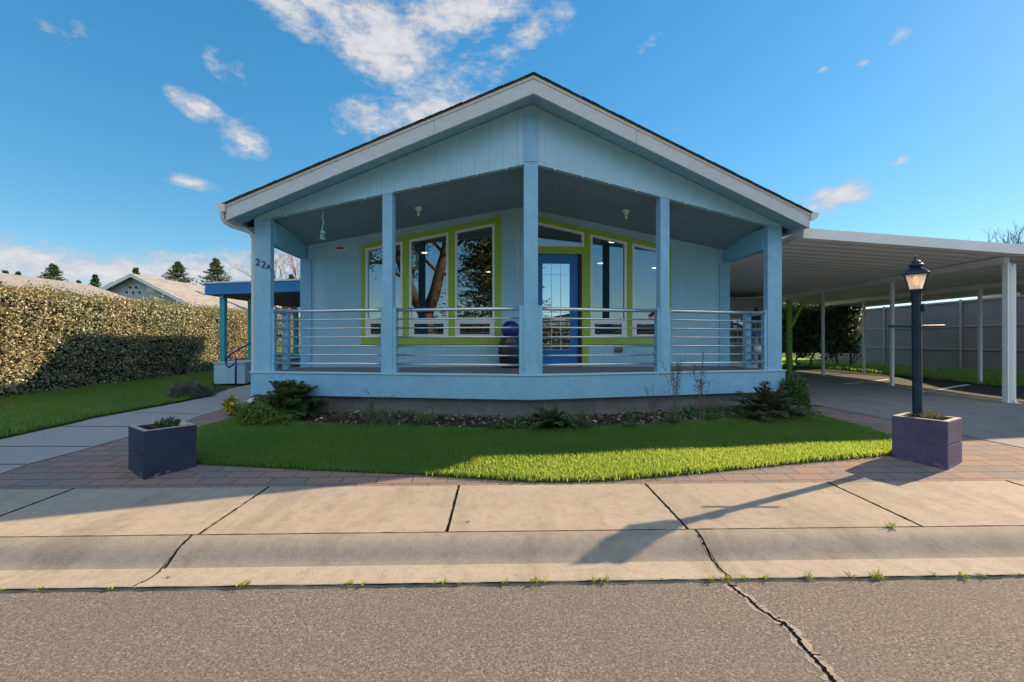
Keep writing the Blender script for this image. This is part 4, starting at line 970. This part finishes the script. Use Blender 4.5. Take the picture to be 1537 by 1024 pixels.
# neighbours beyond the fence
gable_house('neighbour_house', 'white roofed house behind the right part of the grey fence', 22, 6.5, 5.7, 7.4, 3.45, 7.68, 'palewhite', 'palewhite')
gable_house('neighbour_house', 'white roofed house behind the far part of the grey fence', 22, 14.75, 5.7, 1.3, 3.45, 7.68, 'palewhite', 'palewhite')
t = thing('garden_shed', 'pale boarded shed with small paned windows past the right end of the porch', 'shed', (5.2, 14.6, .42))
MB().box(0, 3.0, 0, 2.6, 0, 2.35).build('wall', M['shed'], t)
MB().hexa([(-.2, -.25, 2.352), (3.2, -.25, 2.352), (3.2, 2.8, 2.352), (-.2, 2.8, 2.352)], [(-.2, -.25, 2.40), (3.2, -.25, 2.40), (3.2, 2.8, 2.62), (-.2, 2.8, 2.62)]).build('roof', M['palewhite'], t)
for x in (1.05, 1.95):
    w = MB().box(x-.3, x+.3, -.03, -.002, .95, 1.75).build('window', M['frame'], t); MB().box(x-.26, x+.26, -.036, -.031, .99, 1.71).build('pane', M['glass'], w)
    q = MB(); q.box(x-.012, x+.012, -.045, -.037, .99, 1.71)
    for z in (1.17, 1.35, 1.53): q.box(x-.26, x+.26, -.044, -.0365, z-.01, z+.01)
    q.build('glazing_bars', M['frame'], w)
MB().box(.2, .42, -.03, -.002, .1, 1.9).build('corner_trim', M['green'], t)
t = thing('braced_post', 'lime green timber post with a diagonal knee brace under the far carport', 'post', (8.32, 13.8, .44))
MB().box(-.06, .06, -.06, .06, 0, 2.25).build('upright', M['green'], t, .006)
MB().tube([(.05, 0, 1.45), (.45, 0, 2.2)], .06, 4, sq=True).build('knee_brace', M['green'], t)
X, Y = hw(5.25, 3.3)
t = thing('bird_house', 'dark hipped bird house on a post by the right end of the porch', 'bird house', (X, Y, .38))
MB().tube([(0, 0, 0), (0, 0, 1.25)], .045, 8).build('pole', M['shed'], t)
MB().box(-.13, .13, -.13, .13, 1.25, 1.33).build('tray', M['awn'], t, .005)
q = MB()
for a, b in ((-.1, -.1), (.1, -.1), (-.1, .1), (.1, .1)): q.box(a-.012, a+.012, b-.012, b+.012, 1.331, 1.5)
q.build('corner_posts', M['iron'], t)
MB().lathe(0, 0, [(.33, 1.501), (.34, 1.53), (.2, 1.62), (.06, 1.72), (.02, 1.82)], 4, R(45)).build('bird_house_roof', M['iron'], t)

# ------------------------------------------------------------------ trees
def branchy(m, p, d, ln, r, depth, spread=.5, up=.15, tips=None):
    d = d.normalized(); q = p+d*ln*.5+Vector((random.gauss(0, .04), random.gauss(0, .04), 0))*ln; e = q+(d+Vector((random.gauss(0, .1), random.gauss(0, .1), up*.3)))*ln*.5
    m.tube([p, q, e], [r, r*.85, r*.68], 5 if depth > 2 else 3, cap=False)
    if depth == 0:
        if tips is not None: tips.append(e)
        return
    for k in range(random.choice((2, 3, 3))):
        nd = d+Vector((random.gauss(0, spread), random.gauss(0, spread), random.gauss(up, spread*.6)))
        branchy(m, e if k < 2 else q, nd, ln*random.uniform(.62, .85), r*random.uniform(.5, .68), depth-1, spread, up, tips)
def bare_tree(name, label, X, Y, z0, h, seed, depth=6, r=None, group=None):
    random.seed(seed); t = thing(name, label, 'tree', (X, Y, z0), 0, group); m = MB(); r = r or h*.018
    m.tube([(0, 0, 0), (.03*h*.1, 0, h*.15), (0, .02*h*.1, h*.3)], [r*1.4, r*1.1, r], 8); m.build('trunk', M['bark'], t, smooth=True)
    b = MB()
    for k in range(4): branchy(b, Vector((0, 0, h*.29)), Vector((random.gauss(0, .5), random.gauss(0, .5), 1)), h*.22, r*.7, depth-1, .45, .25)
    b.build('branches', M['twig'], t); return t
def conifer(name, label, X, Y, z0, h, w, seed, mat='fir', n=2600, group='conifers beyond the left hedge', lean=1.0):
    r2 = np.random.default_rng(seed); t = thing(name, label, 'tree', (X, Y, z0), 0, group)
    MB().tube([(0, 0, 0), (0, 0, h*.5), (0, 0, h*.97)], [h*.025, h*.015, h*.003], 6).build('trunk', M['bark'], t)
    B = []; Dd = []
    n *= 3; nb = int(n/26)
    for i in range(nb):
        f = (i+r2.uniform())/nb; f = f**.6; z = h*(.12+.87*f); ln = w*1.25*(1-f)**.95*r2.uniform(.55, 1.2)+.004*h
        a = r2.uniform(0, 2*np.pi); rise = r2.uniform(.0, .6)
        k = 26; tt = r2.uniform(.1, 1, k)
        x = np.cos(a)*ln*tt; y = np.sin(a)*ln*tt; zz = z+rise*ln*tt-.15*ln*tt**2
        B.append(np.c_[x, y, zz]+r2.normal(size=(k, 3))*.03*ln); Dd.append(np.c_[np.cos(a)+r2.normal(size=k)*.6, np.sin(a)+r2.normal(size=k)*.6, r2.normal(size=k)*.4+.3])
    B = np.concatenate(B); Dd = np.concatenate(Dd); k = len(B)
    leaves('crown', B, Dd, r2.normal(size=(k, 3)), r2.uniform(.7, 1.3, k)*h*.024, r2.uniform(.7, 1.3, k)*h*.008, mat, t); return t
def far(px, py, d): X, Y, Z = D(px, py, d); return X, Y, Z
for i, (px, py, hw_, lb) in enumerate(((80, 396, 24, 'leftmost tall conifer above the long tan roof'), (143, 412, 9, 'small slim conifer right of the tan roof end'), (118, 421, 6, 'tiny conifer tip at the end of the tan roof'),
        (204, 402, 14, 'slim conifer right behind the apex of the grey blue gable'), (267, 393, 27, 'broad conifer over the grey blue house roof'), (324, 388, 24, 'pointed conifer beside the blue side porch'),
        (8, 406, 10, 'round dark conifer top at the left edge of the photo'), (27, 408, 7, 'small dark conifer top beside the leftmost one'))):
    d = 46; X, Y, Z = far(px, py, d); h = Z-.5
    conifer('conifer', lb, X, Y, .5, h, hw_*d/F*(2.0 if hw_ > 12 else 2.6), 100+i, n=3000)
X, Y, Z = far(205, 396, 23.9)
bare_tree('bare_tree', 'bare tree behind the gap between house and side porch', -10.9, 23, .5, 5.6, 5, 7)
bare_tree('bare_tree', 'bare tree top rising over the far right carport roof', 45.5, 40, .6, 11.8, 9, 6)
X, Y, Z = far(437, 412, 30)
conifer('conifer', 'brownish conifer behind the blue side porch roof', X, Y, .5, Z-.5, 1.6, 300, 'olive', 2200)
# across the street behind the viewer: what the front windows mirror
random.seed(21)
t = thing('forked_tree', 'big forked tree across the street, mirrored in the left front windows', 'tree', (-3.4, -13.5, .03))
m = MB(); m.tube([(0, 0, 0), (.05, 0, 1.4), (0, 0, 3.2)], [.75, .55, .5], 10)
m.tube([(0, 0, 3.0), (.6, .2, 4.6), (1.3, .3, 7.5), (1.6, .2, 11)], [.42, .36, .28, .14], 8); m.tube([(0, 0, 3.0), (-.9, .1, 4.6), (-1.8, 0, 7.0), (-2.2, .2, 10.5)], [.4, .33, .25, .12], 8)
m.build('trunk', M['bark'], t, smooth=True)
tips = []; b = MB()
for o_ in ((1.3, .3, 7.0), (-1.7, 0, 6.8), (1.0, .2, 5.8), (-1.2, 0, 5.4), (1.6, .2, 10.5), (-2.2, .2, 10)):
    for _ in range(2): branchy(b, Vector(o_), Vector((random.gauss(0, .9), random.gauss(0, .6), .5)), 2.0, .13, 4, .55, .15, tips)
b.build('branches', M['bark'], t)
tp = np.array([tuple(p) for p in tips]); k = 26; B = np.repeat(tp, k, 0)+rng.normal(size=(len(tp)*k, 3))*.35
leaves('crown', B, rnd(len(B)), rnd(len(B)), .28, .09, 'olive', t)
conifer('conifer', 'tall evergreen across the street, mirrored in the left front windows', 1.2, -14.5, .03, 13, 3.4, 77, 'darkhedge', 9000, 'evergreens across the street')
conifer('conifer', 'second evergreen across the street, further along than the first', -11.5, -17, .03, 9, 2.4, 78, 'darkhedge', 5000, 'evergreens across the street')
gable_house('neighbour_house', 'low house across the street, mirrored in the door glass', 9, -34, 6, 8, 2.6, 4.0, 'greywall', 'shingle')

hedge('tall_hedge', 'long dark evergreen hedge added across the street to darken the low window reflections', -30, 30, -25, -23.5, .03, 3.1, 14000, 'darkhedge', .22, .12, ('py', 'top'), None, .2)  # unseen hedge, put in to darken the low reflections in the panes

# ------------------------------------------------------------------ planting in front of the porch
def fern(name, label, px, py, n, ln, mat='fern', seed=0, up=.9, group=None, lean=(0, 0), cat='fern', wid=.20):
    NL = 40
    r2 = np.random.default_rng(seed); X, Y = G(px, py); t = thing(name, label, cat, (X, Y, zg(X, Y)+.01), 0, group)
    B, Dd, Nn, LL, WW = [], [], [], [], []; m = MB()
    for i in range(n):
        a = r2.uniform(0, 2*np.pi); el = r2.uniform(.35, 1.35)*up; l = ln*r2.uniform(.65, 1.15)
        d0 = np.array([np.cos(a)*np.cos(el)+lean[0], np.sin(a)*np.cos(el)+lean[1], np.sin(el)]); sd = np.array([-np.sin(a), np.cos(a), 0])
        ts = np.linspace(.02, 1, NL); path = d0[None]*l*ts[:, None]; path[:, 2] -= .38*l*ts**2.2
        m.tube([tuple(path[0]*0), tuple(path[13]), tuple(path[26]), tuple(path[39])], [.004, .0035, .0025, .001], 3, cap=False)
        tg = np.gradient(path, axis=0)
        for s in (-1, 1):
            w = ln*wid*np.sin(np.pi*np.clip(ts*.93+.07, 0, 1))**.8*r2.uniform(.75, 1.1, NL)
            B.append(path); Dd.append(unit(tg)*.55+s*sd[None]+r2.normal(size=(NL, 3))*.18); Nn.append(np.tile([0, 0, 1.], (NL, 1))+r2.normal(size=(NL, 3))*.35); LL.append(w); WW.append(np.full(NL, ln*.03))
    m.build('stems', M['twig'], t)
    leaves('fronds', np.concatenate(B), np.concatenate(Dd), np.concatenate(Nn), np.concatenate(LL), np.concatenate(WW), mat, t); return t
fern('sword_fern', 'large dark arching fern at the left corner of the porch', 434, 626, 75, .80, 'fern', 1, 1.1)
fern('sword_fern', 'dark fern at the foot of the porch prow below the centre column', 824, 644, 44, .46, 'fern', 2, 1.0)
fern('sword_fern', 'small dark fern beside the prow fern, right of it', 866, 645, 22, .30, 'fern', 3)
fern('palm_fern', 'upright greyish palm like frond plant at the right corner of the porch', 1150, 628, 38, .74, 'olive', 4, 1.25, cat='plant', lean=(-.05, -.05))
fern('palm_fern', 'low spreading greyish fern beside the driveway at the right bed end', 1200, 626, 20, .30, 'olive', 5, .65, cat='plant')
fern('sword_fern', 'mid green fern between the right corner plant and the dry stalks', 1120, 632, 16, .30, 'fern', 6)
def mound(name, label, px, py, rad, h, n, mat, ln, wd, cat='shrub'):
    X, Y = G(px, py); t = thing(name, label, cat, (X, Y, zg(X, Y)))
    P = rnd(n); P[:, 2] = np.abs(P[:, 2]); bl = 1+.12*np.sin(P[:, 0]*6+P[:, 1]*5)+rng.normal(size=n)*.07
    B = P*np.array([rad, rad, h])*bl[:, None]*rng.uniform(.72, 1.02, n)[:, None]
    leaves('foliage', B, P+rnd(n)*.9, P+rnd(n)*.6, rng.uniform(.7, 1.3, n)*ln, rng.uniform(.7, 1.3, n)*wd, mat, t)
    m = MB()
    for k in range(9):
        v_ = Vector(P[k])*.8; m.tube([(0, 0, 0), (v_.x*rad*.5, v_.y*rad*.5, v_.z*h*.5), (v_.x*rad, v_.y*rad, v_.z*h)], [.008, .005, .002], 4, cap=False)
    m.build('stems', M['twig'], t); return t
mound('ground_shrub', 'low bright green mounded shrub in front of the left corner fern', 388, 636, .27, .26, 3000, 'bright', .045, .022)
mound('ground_shrub', 'second low bright green shrub against the fern, nearer the steps', 418, 638, .25, .16, 1500, 'bright', .04, .018)
mound('box_ball', 'round clipped box shrub at the right corner of the porch skirt', 1189, 613, .23, .52, 5200, 'box', .035, .02)
t = mound('lavender', 'dry grey lavender mound at the edge of the left lawn', 285, 597, .33, .26, 2600, 'purpledry', .08, .012, 'plant')
X, Y = G(350, 624)
tuft('daffodils', 'yellow flowering plant by the path at the left porch corner', 'flowers', (X, Y, zg(X, Y)), 40, .12, .27, 'bright', .10, .014, ('yellow', 120, .06))
X, Y = G(425, 628)
tuft('daffodils', 'few yellow blooms showing among the left corner fern', 'flowers', (X-.05, Y-.1, zg(X, Y)), 12, .06, .25, 'bright', .08, .012, ('yellow', 12, .035))
X, Y = G(878, 645)
tuft('daffodils', 'small pale yellow buds right of the prow fern', 'flowers', (X, Y, zg(X, Y)), 14, .07, .2, 'fern', .09, .012, ('yellow', 8, .03))
for i, (px, py, h, nn, lb, mt) in enumerate(((555, 640, .30, 26, 'small green grass tuft in the bed under the left railing', 'fern'), (640, 640, .16, 30, 'bright green tuft in the middle of the left bed', 'bright'), (505, 636, .14, 26, 'little green clump in the bed right of the corner fern', 'fern'),
        (745, 648, .12, 22, 'low green clump left of the prow fern', 'fern'), (1010, 640, .17, 26, 'green clump below the dry stalks', 'fern'), (1065, 634, .14, 24, 'low green clump right of the dry stalks', 'bright'), (945, 646, .10, 20, 'flat green clump in the leaf litter right of the prow', 'fern'))):
    X, Y = G(px, py); tuft('bed_tuft', lb, 'plant', (X, Y, zg(X, Y)), nn, .09, h, mt, .09, .012, group='green tufts in the front bed')
def stalks(name, label, px, py, n, h, rad, seed, mat='darkdry', seeds=14):
    random.seed(seed); X, Y = G(px, py); t = thing(name, label, 'dry plant', (X, Y, zg(X, Y))); m = MB(); B = []
    for i in range(n):
        a = random.uniform(0, 6.28); r_ = rad*random.uniform(.1, 1); hh = h*random.uniform(.6, 1.08); e = Vector((math.cos(a)*r_, math.sin(a)*r_*.4, hh)); q = Vector((e.x*.35, e.y*.35, hh*.55))
        m.tube([(e.x*.15, e.y*.15, 0), q, e], [.004, .003, .0015], 3, cap=False)
        for k in range(seeds): B.append(q.lerp(e, random.uniform(.2, 1.05))+Vector((random.gauss(0, .014), random.gauss(0, .014), 0)))
        for k in range(2):
            f = random.uniform(.3, .8); s_ = q.lerp(e, f); w_ = s_+Vector((random.gauss(0, .08), random.gauss(0, .05), random.uniform(.04, .13))); m.tube([s_, w_], [.002, .001], 3, cap=False)
            for j in range(seeds//2): B.append(s_.lerp(w_, random.uniform(.5, 1.05))+Vector((random.gauss(0, .01),)*3))
    m.build('stalks', M['twig'], t); B = np.array([tuple(b) for b in B]); k = len(B)
    leaves('foliage', B, rnd(k)+np.array([0, 0, .6]), rnd(k), rng.uniform(.012, .03, k), rng.uniform(.007, .014, k), mat, t); return t  # seed heads along the stalks; dark leaves on the twiggy shrub
stalks('dry_stalks', 'tall dry dark seed stalks in front of the right column', 1012, 636, 13, .92, .22, 31)
stalks('dry_stalks', 'second cluster of tall dry stalks, right of the column', 1052, 634, 11, .95, .22, 32)
stalks('dry_stalks', 'sparse low dry stalk leaning left of the right column', 985, 640, 5, .52, .22, 33, seeds=8)
stalks('dry_stalks', 'bare twiggy shrub with dark leaves in front of the left skirt board', 575, 640, 7, .50, .36, 34, 'darkdry', 9)
# weeds in the joints
random.seed(3); rng = np.random.default_rng(11)
protos = []
def weed(seed, n, h):
    r2 = np.random.default_rng(seed); a = r2.uniform(0, 6.28, n); el = r2.uniform(.15, 1.2, n)
    return leaves('weed', r2.normal(size=(n, 3))*np.array([.015, .008, 0]), np.c_[np.cos(a)*np.cos(el), np.sin(a)*np.cos(el), np.sin(el)], np.c_[r2.normal(size=(n, 2))*.4, np.ones(n)], h*r2.uniform(.5, 1.2, n), h*r2.uniform(.12, .28, n), 'weed')
spots = [(12, 885, .5), (64, 884, .45), (172, 882, .7), (366, 879, 1.0), (525, 878, .7), (548, 877, .6), (655, 876, .5), (668, 876, .7), (690, 876, .55), (758, 876, .7), (805, 875, .9), (815, 875, .7), (890, 873, .6), (905, 873, .8), (993, 872, .35), (1068, 873, .8), (1092, 873, .7), (1119, 872, .7), (1146, 871, .7), (1214, 869, .8), (1276, 868, .8), (1312, 868, .8), (1318, 867, .9), (1402, 866, .6), (1441, 865, .8), (1468, 864, .6), (1530, 864, .5)]
P3 = [weed(500+i, n, .055) for i, n in enumerate((14, 22, 9))]
for i, (px, py, sc) in enumerate(spots):
    s0 = P3[i % 3]; o = s0 if i < 3 else s0.copy()
    if i >= 3: COL.objects.link(o)
    X = (px-CX)/F*H*F/(py-CY); u, _ = su(X, 2.74); x, y = us(u, 2.74)
    o.location = (x, y, .008); o.scale = (sc,)*3; o.rotation_euler = (0, 0, random.uniform(0, 6))
    tag(o, 'tiny yellow green weed sprouting from the seam between street and gutter', 'weed', 'weeds along the street seam')
for px, py, lb in ((1338, 793, 'lone grass weed growing in the pavement edge before the right planter'), (702, 784, 'tiny weed in the pavement joint below the porch prow'), (305, 835, 'small weed in the left kerb crack')):
    X, Y = G(px, py); o = P3[1].copy(); COL.objects.link(o); o.location = (X, Y, zg(X, Y)+.0); o.scale = (.8, .8, 1.3) if px > 1000 else (.4,)*3; tag(o, lb, 'weed', 'weeds in the pavement joints')

# ------------------------------------------------------------------ camera, light, sky
cam = bpy.data.cameras.new('camera'); cam.lens = F/1537*36; cam.sensor_width = 36; cam.clip_end = 3000; cam.clip_start = .05
co = bpy.data.objects.new('camera', cam); COL.objects.link(co); co.location = (0, 0, H); co.rotation_euler = (R(90), 0, 0); scene.camera = co
SAZ = Vector((.893, .450)); EL = R(27.8); SAZ.normalize()
sd = Vector((SAZ.x*math.cos(EL), SAZ.y*math.cos(EL), math.sin(EL)))
sun = bpy.data.lights.new('sun', 'SUN'); sun.energy = 5.0; sun.angle = R(.5); sun.color = (1, .745, .47)
so = bpy.data.objects.new('sun', sun); COL.objects.link(so); so.rotation_euler = sd.to_track_quat('Z', 'Y').to_euler(); so.location = (30, 20, 30)
w = bpy.data.worlds.new('World'); scene.world = w; w.use_nodes = True; nt = w.node_tree
bg = nt.nodes['Background']; sky = N(nt, 'ShaderNodeTexSky'); sky.sky_type = 'NISHITA'; sky.sun_disc = False
sky.sun_elevation = EL; sky.sun_rotation = math.atan2(SAZ.x, SAZ.y); sky.air_density = 1.0; sky.dust_density = .1; sky.ozone_density = 3.0
tc = N(nt, 'ShaderNodeTexCoord'); sp_ = N(nt, 'ShaderNodeSeparateXYZ'); L(nt, tc.outputs['Generated'], sp_.inputs[0])
def mth(op, a, b=None, clamp=False):
    n = N(nt, 'ShaderNodeMath', operation=op); n.use_clamp = clamp
    for i, v in enumerate((a, b)):
        if v is None: continue
        if isinstance(v, (int, float)): n.inputs[i].default_value = v
        else: L(nt, v, n.inputs[i])
    return n.outputs[0]
az = mth('ARCTAN2', sp_.outputs[0], sp_.outputs[1]); el = mth('ARCSINE', sp_.outputs[2])
def dirs(px, py):
    x, z = (px-CX)/F, (CY-py)/F; return math.atan2(x, 1), math.atan2(z, math.hypot(x, 1))
# drifts of cloud: centre, half length, half height (pixels of the photograph turned to angles), tilt, weight
BL = [(420, 5, 110, 40, -.45, .95), (560, 30, 190, 66, -.35, 1.15), (700, 18, 150, 60, .15, 1.05), (470, -10, 150, 40, -.5, 1.0), (560, 75, 110, 60, -.3, 1.1), (545, 185, 60, 45, .2, .75), (650, 165, 130, 45, .25, .8), (690, 110, 120, 42, .3, .8), (800, 40, 70, 40, .2, .7),
      (300, 165, 60, 24, -.35, .72), (362, 210, 50, 34, -.15, .95), (350, 108, 56, 28, -.35, .55), (290, 275, 70, 12, -.12, .62), (105, 50, 60, 30, 0, .25),
      (180, 408, 330, 42, 0, 1.3), (420, 400, 120, 34, 0, 1.15), (15, 354, 50, 16, 0, .7), (100, 390, 120, 22, 0, .8), (-250, 380, 250, 50, 0, 1.0),
      (1250, 298, 85, 26, .15, 1.0), (1350, 55, 26, 18, .4, .72), (1350, 241, 18, 8, .1, .75), (1008, 196, 16, 8, 0, .6), (1232, 106, 16, 5, 0, .5), (1295, 95, 12, 5, 0, .45), (975, 65, 36, 12, .5, .35)]
fall = None
for px, py, a, b, tl, wgt in BL:
    A, E = dirs(px, py); A1, _ = dirs(px+a, py); _, E1 = dirs(px, py-b); ra, re = A1-A, E1-E
    da, de = mth('SUBTRACT', az, A), mth('SUBTRACT', el, E)
    c_, s_ = math.cos(tl), math.sin(tl)
    u = mth('DIVIDE', mth('ADD', mth('MULTIPLY', da, c_), mth('MULTIPLY', de, s_)), ra)
    v = mth('DIVIDE', mth('SUBTRACT', mth('MULTIPLY', de, c_), mth('MULTIPLY', da, s_)), re)
    f = mth('MULTIPLY', mth('SUBTRACT', 1.0, mth('SQRT', mth('ADD', mth('MULTIPLY', u, u), mth('MULTIPLY', v, v)))), wgt)
    fall = f if fall is None else mth('MAXIMUM', fall, f)
mp = N(nt, 'ShaderNodeMapping'); mp.inputs['Scale'].default_value = (1, 1, 1.9); L(nt, tc.outputs['Generated'], mp.inputs[0])
n1 = tnoise(nt, mp.outputs[0], 9, 9, .62); n2 = tnoise(nt, mp.outputs[0], 34, 7, .66)
dens = mth('ADD', fall, mth('MULTIPLY', mth('SUBTRACT', n1, .52), 2.3)); dens = mth('ADD', dens, mth('MULTIPLY', mth('SUBTRACT', n2, .52), 1.5))
gate = ramp(nt, fall, [(0, (0,)*3), (.12, (1,)*3)])
cov = ramp(nt, dens, [(.02, (0,)*3), (.78, (.92,)*3)]); cov = mth('MULTIPLY', cov, gate)
shade = ramp(nt, mth('ADD', mth('MULTIPLY', dens, .45), mth('MULTIPLY', n2, .5)), [(.38, (1.85, 1.95, 2.2)), (.8, (2.75, 2.7, 2.75))])
hs = N(nt, 'ShaderNodeHueSaturation'); hs.inputs['Saturation'].default_value = 1.53; hs.inputs['Value'].default_value = 1.0; gm = N(nt, 'ShaderNodeGamma'); gm.inputs[1].default_value = .62; L(nt, sky.outputs[0], gm.inputs[0])
L(nt, mixc(nt, 1.0, gm.outputs[0], (.94, 1.04, 1.07), 'MULTIPLY'), hs.inputs['Color'])
# unseen bright cloud bank added behind the viewer as fill light for the facade
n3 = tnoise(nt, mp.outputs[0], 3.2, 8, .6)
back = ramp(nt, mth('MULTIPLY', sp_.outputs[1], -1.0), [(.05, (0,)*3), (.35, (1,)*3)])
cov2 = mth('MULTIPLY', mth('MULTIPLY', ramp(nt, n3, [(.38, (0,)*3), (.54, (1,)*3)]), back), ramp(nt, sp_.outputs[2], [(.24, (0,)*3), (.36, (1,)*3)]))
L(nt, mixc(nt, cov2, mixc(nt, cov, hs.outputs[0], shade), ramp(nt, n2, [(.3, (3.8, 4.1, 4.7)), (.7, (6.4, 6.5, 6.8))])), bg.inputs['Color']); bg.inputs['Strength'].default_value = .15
scene.view_settings.view_transform = 'Standard'; scene.view_settings.look = 'None'; scene.view_settings.gamma = 1; scene.view_settings.exposure = .95
scene.cycles.max_bounces = 8; scene.cycles.transparent_max_bounces = 12; scene.cycles.use_denoising = True
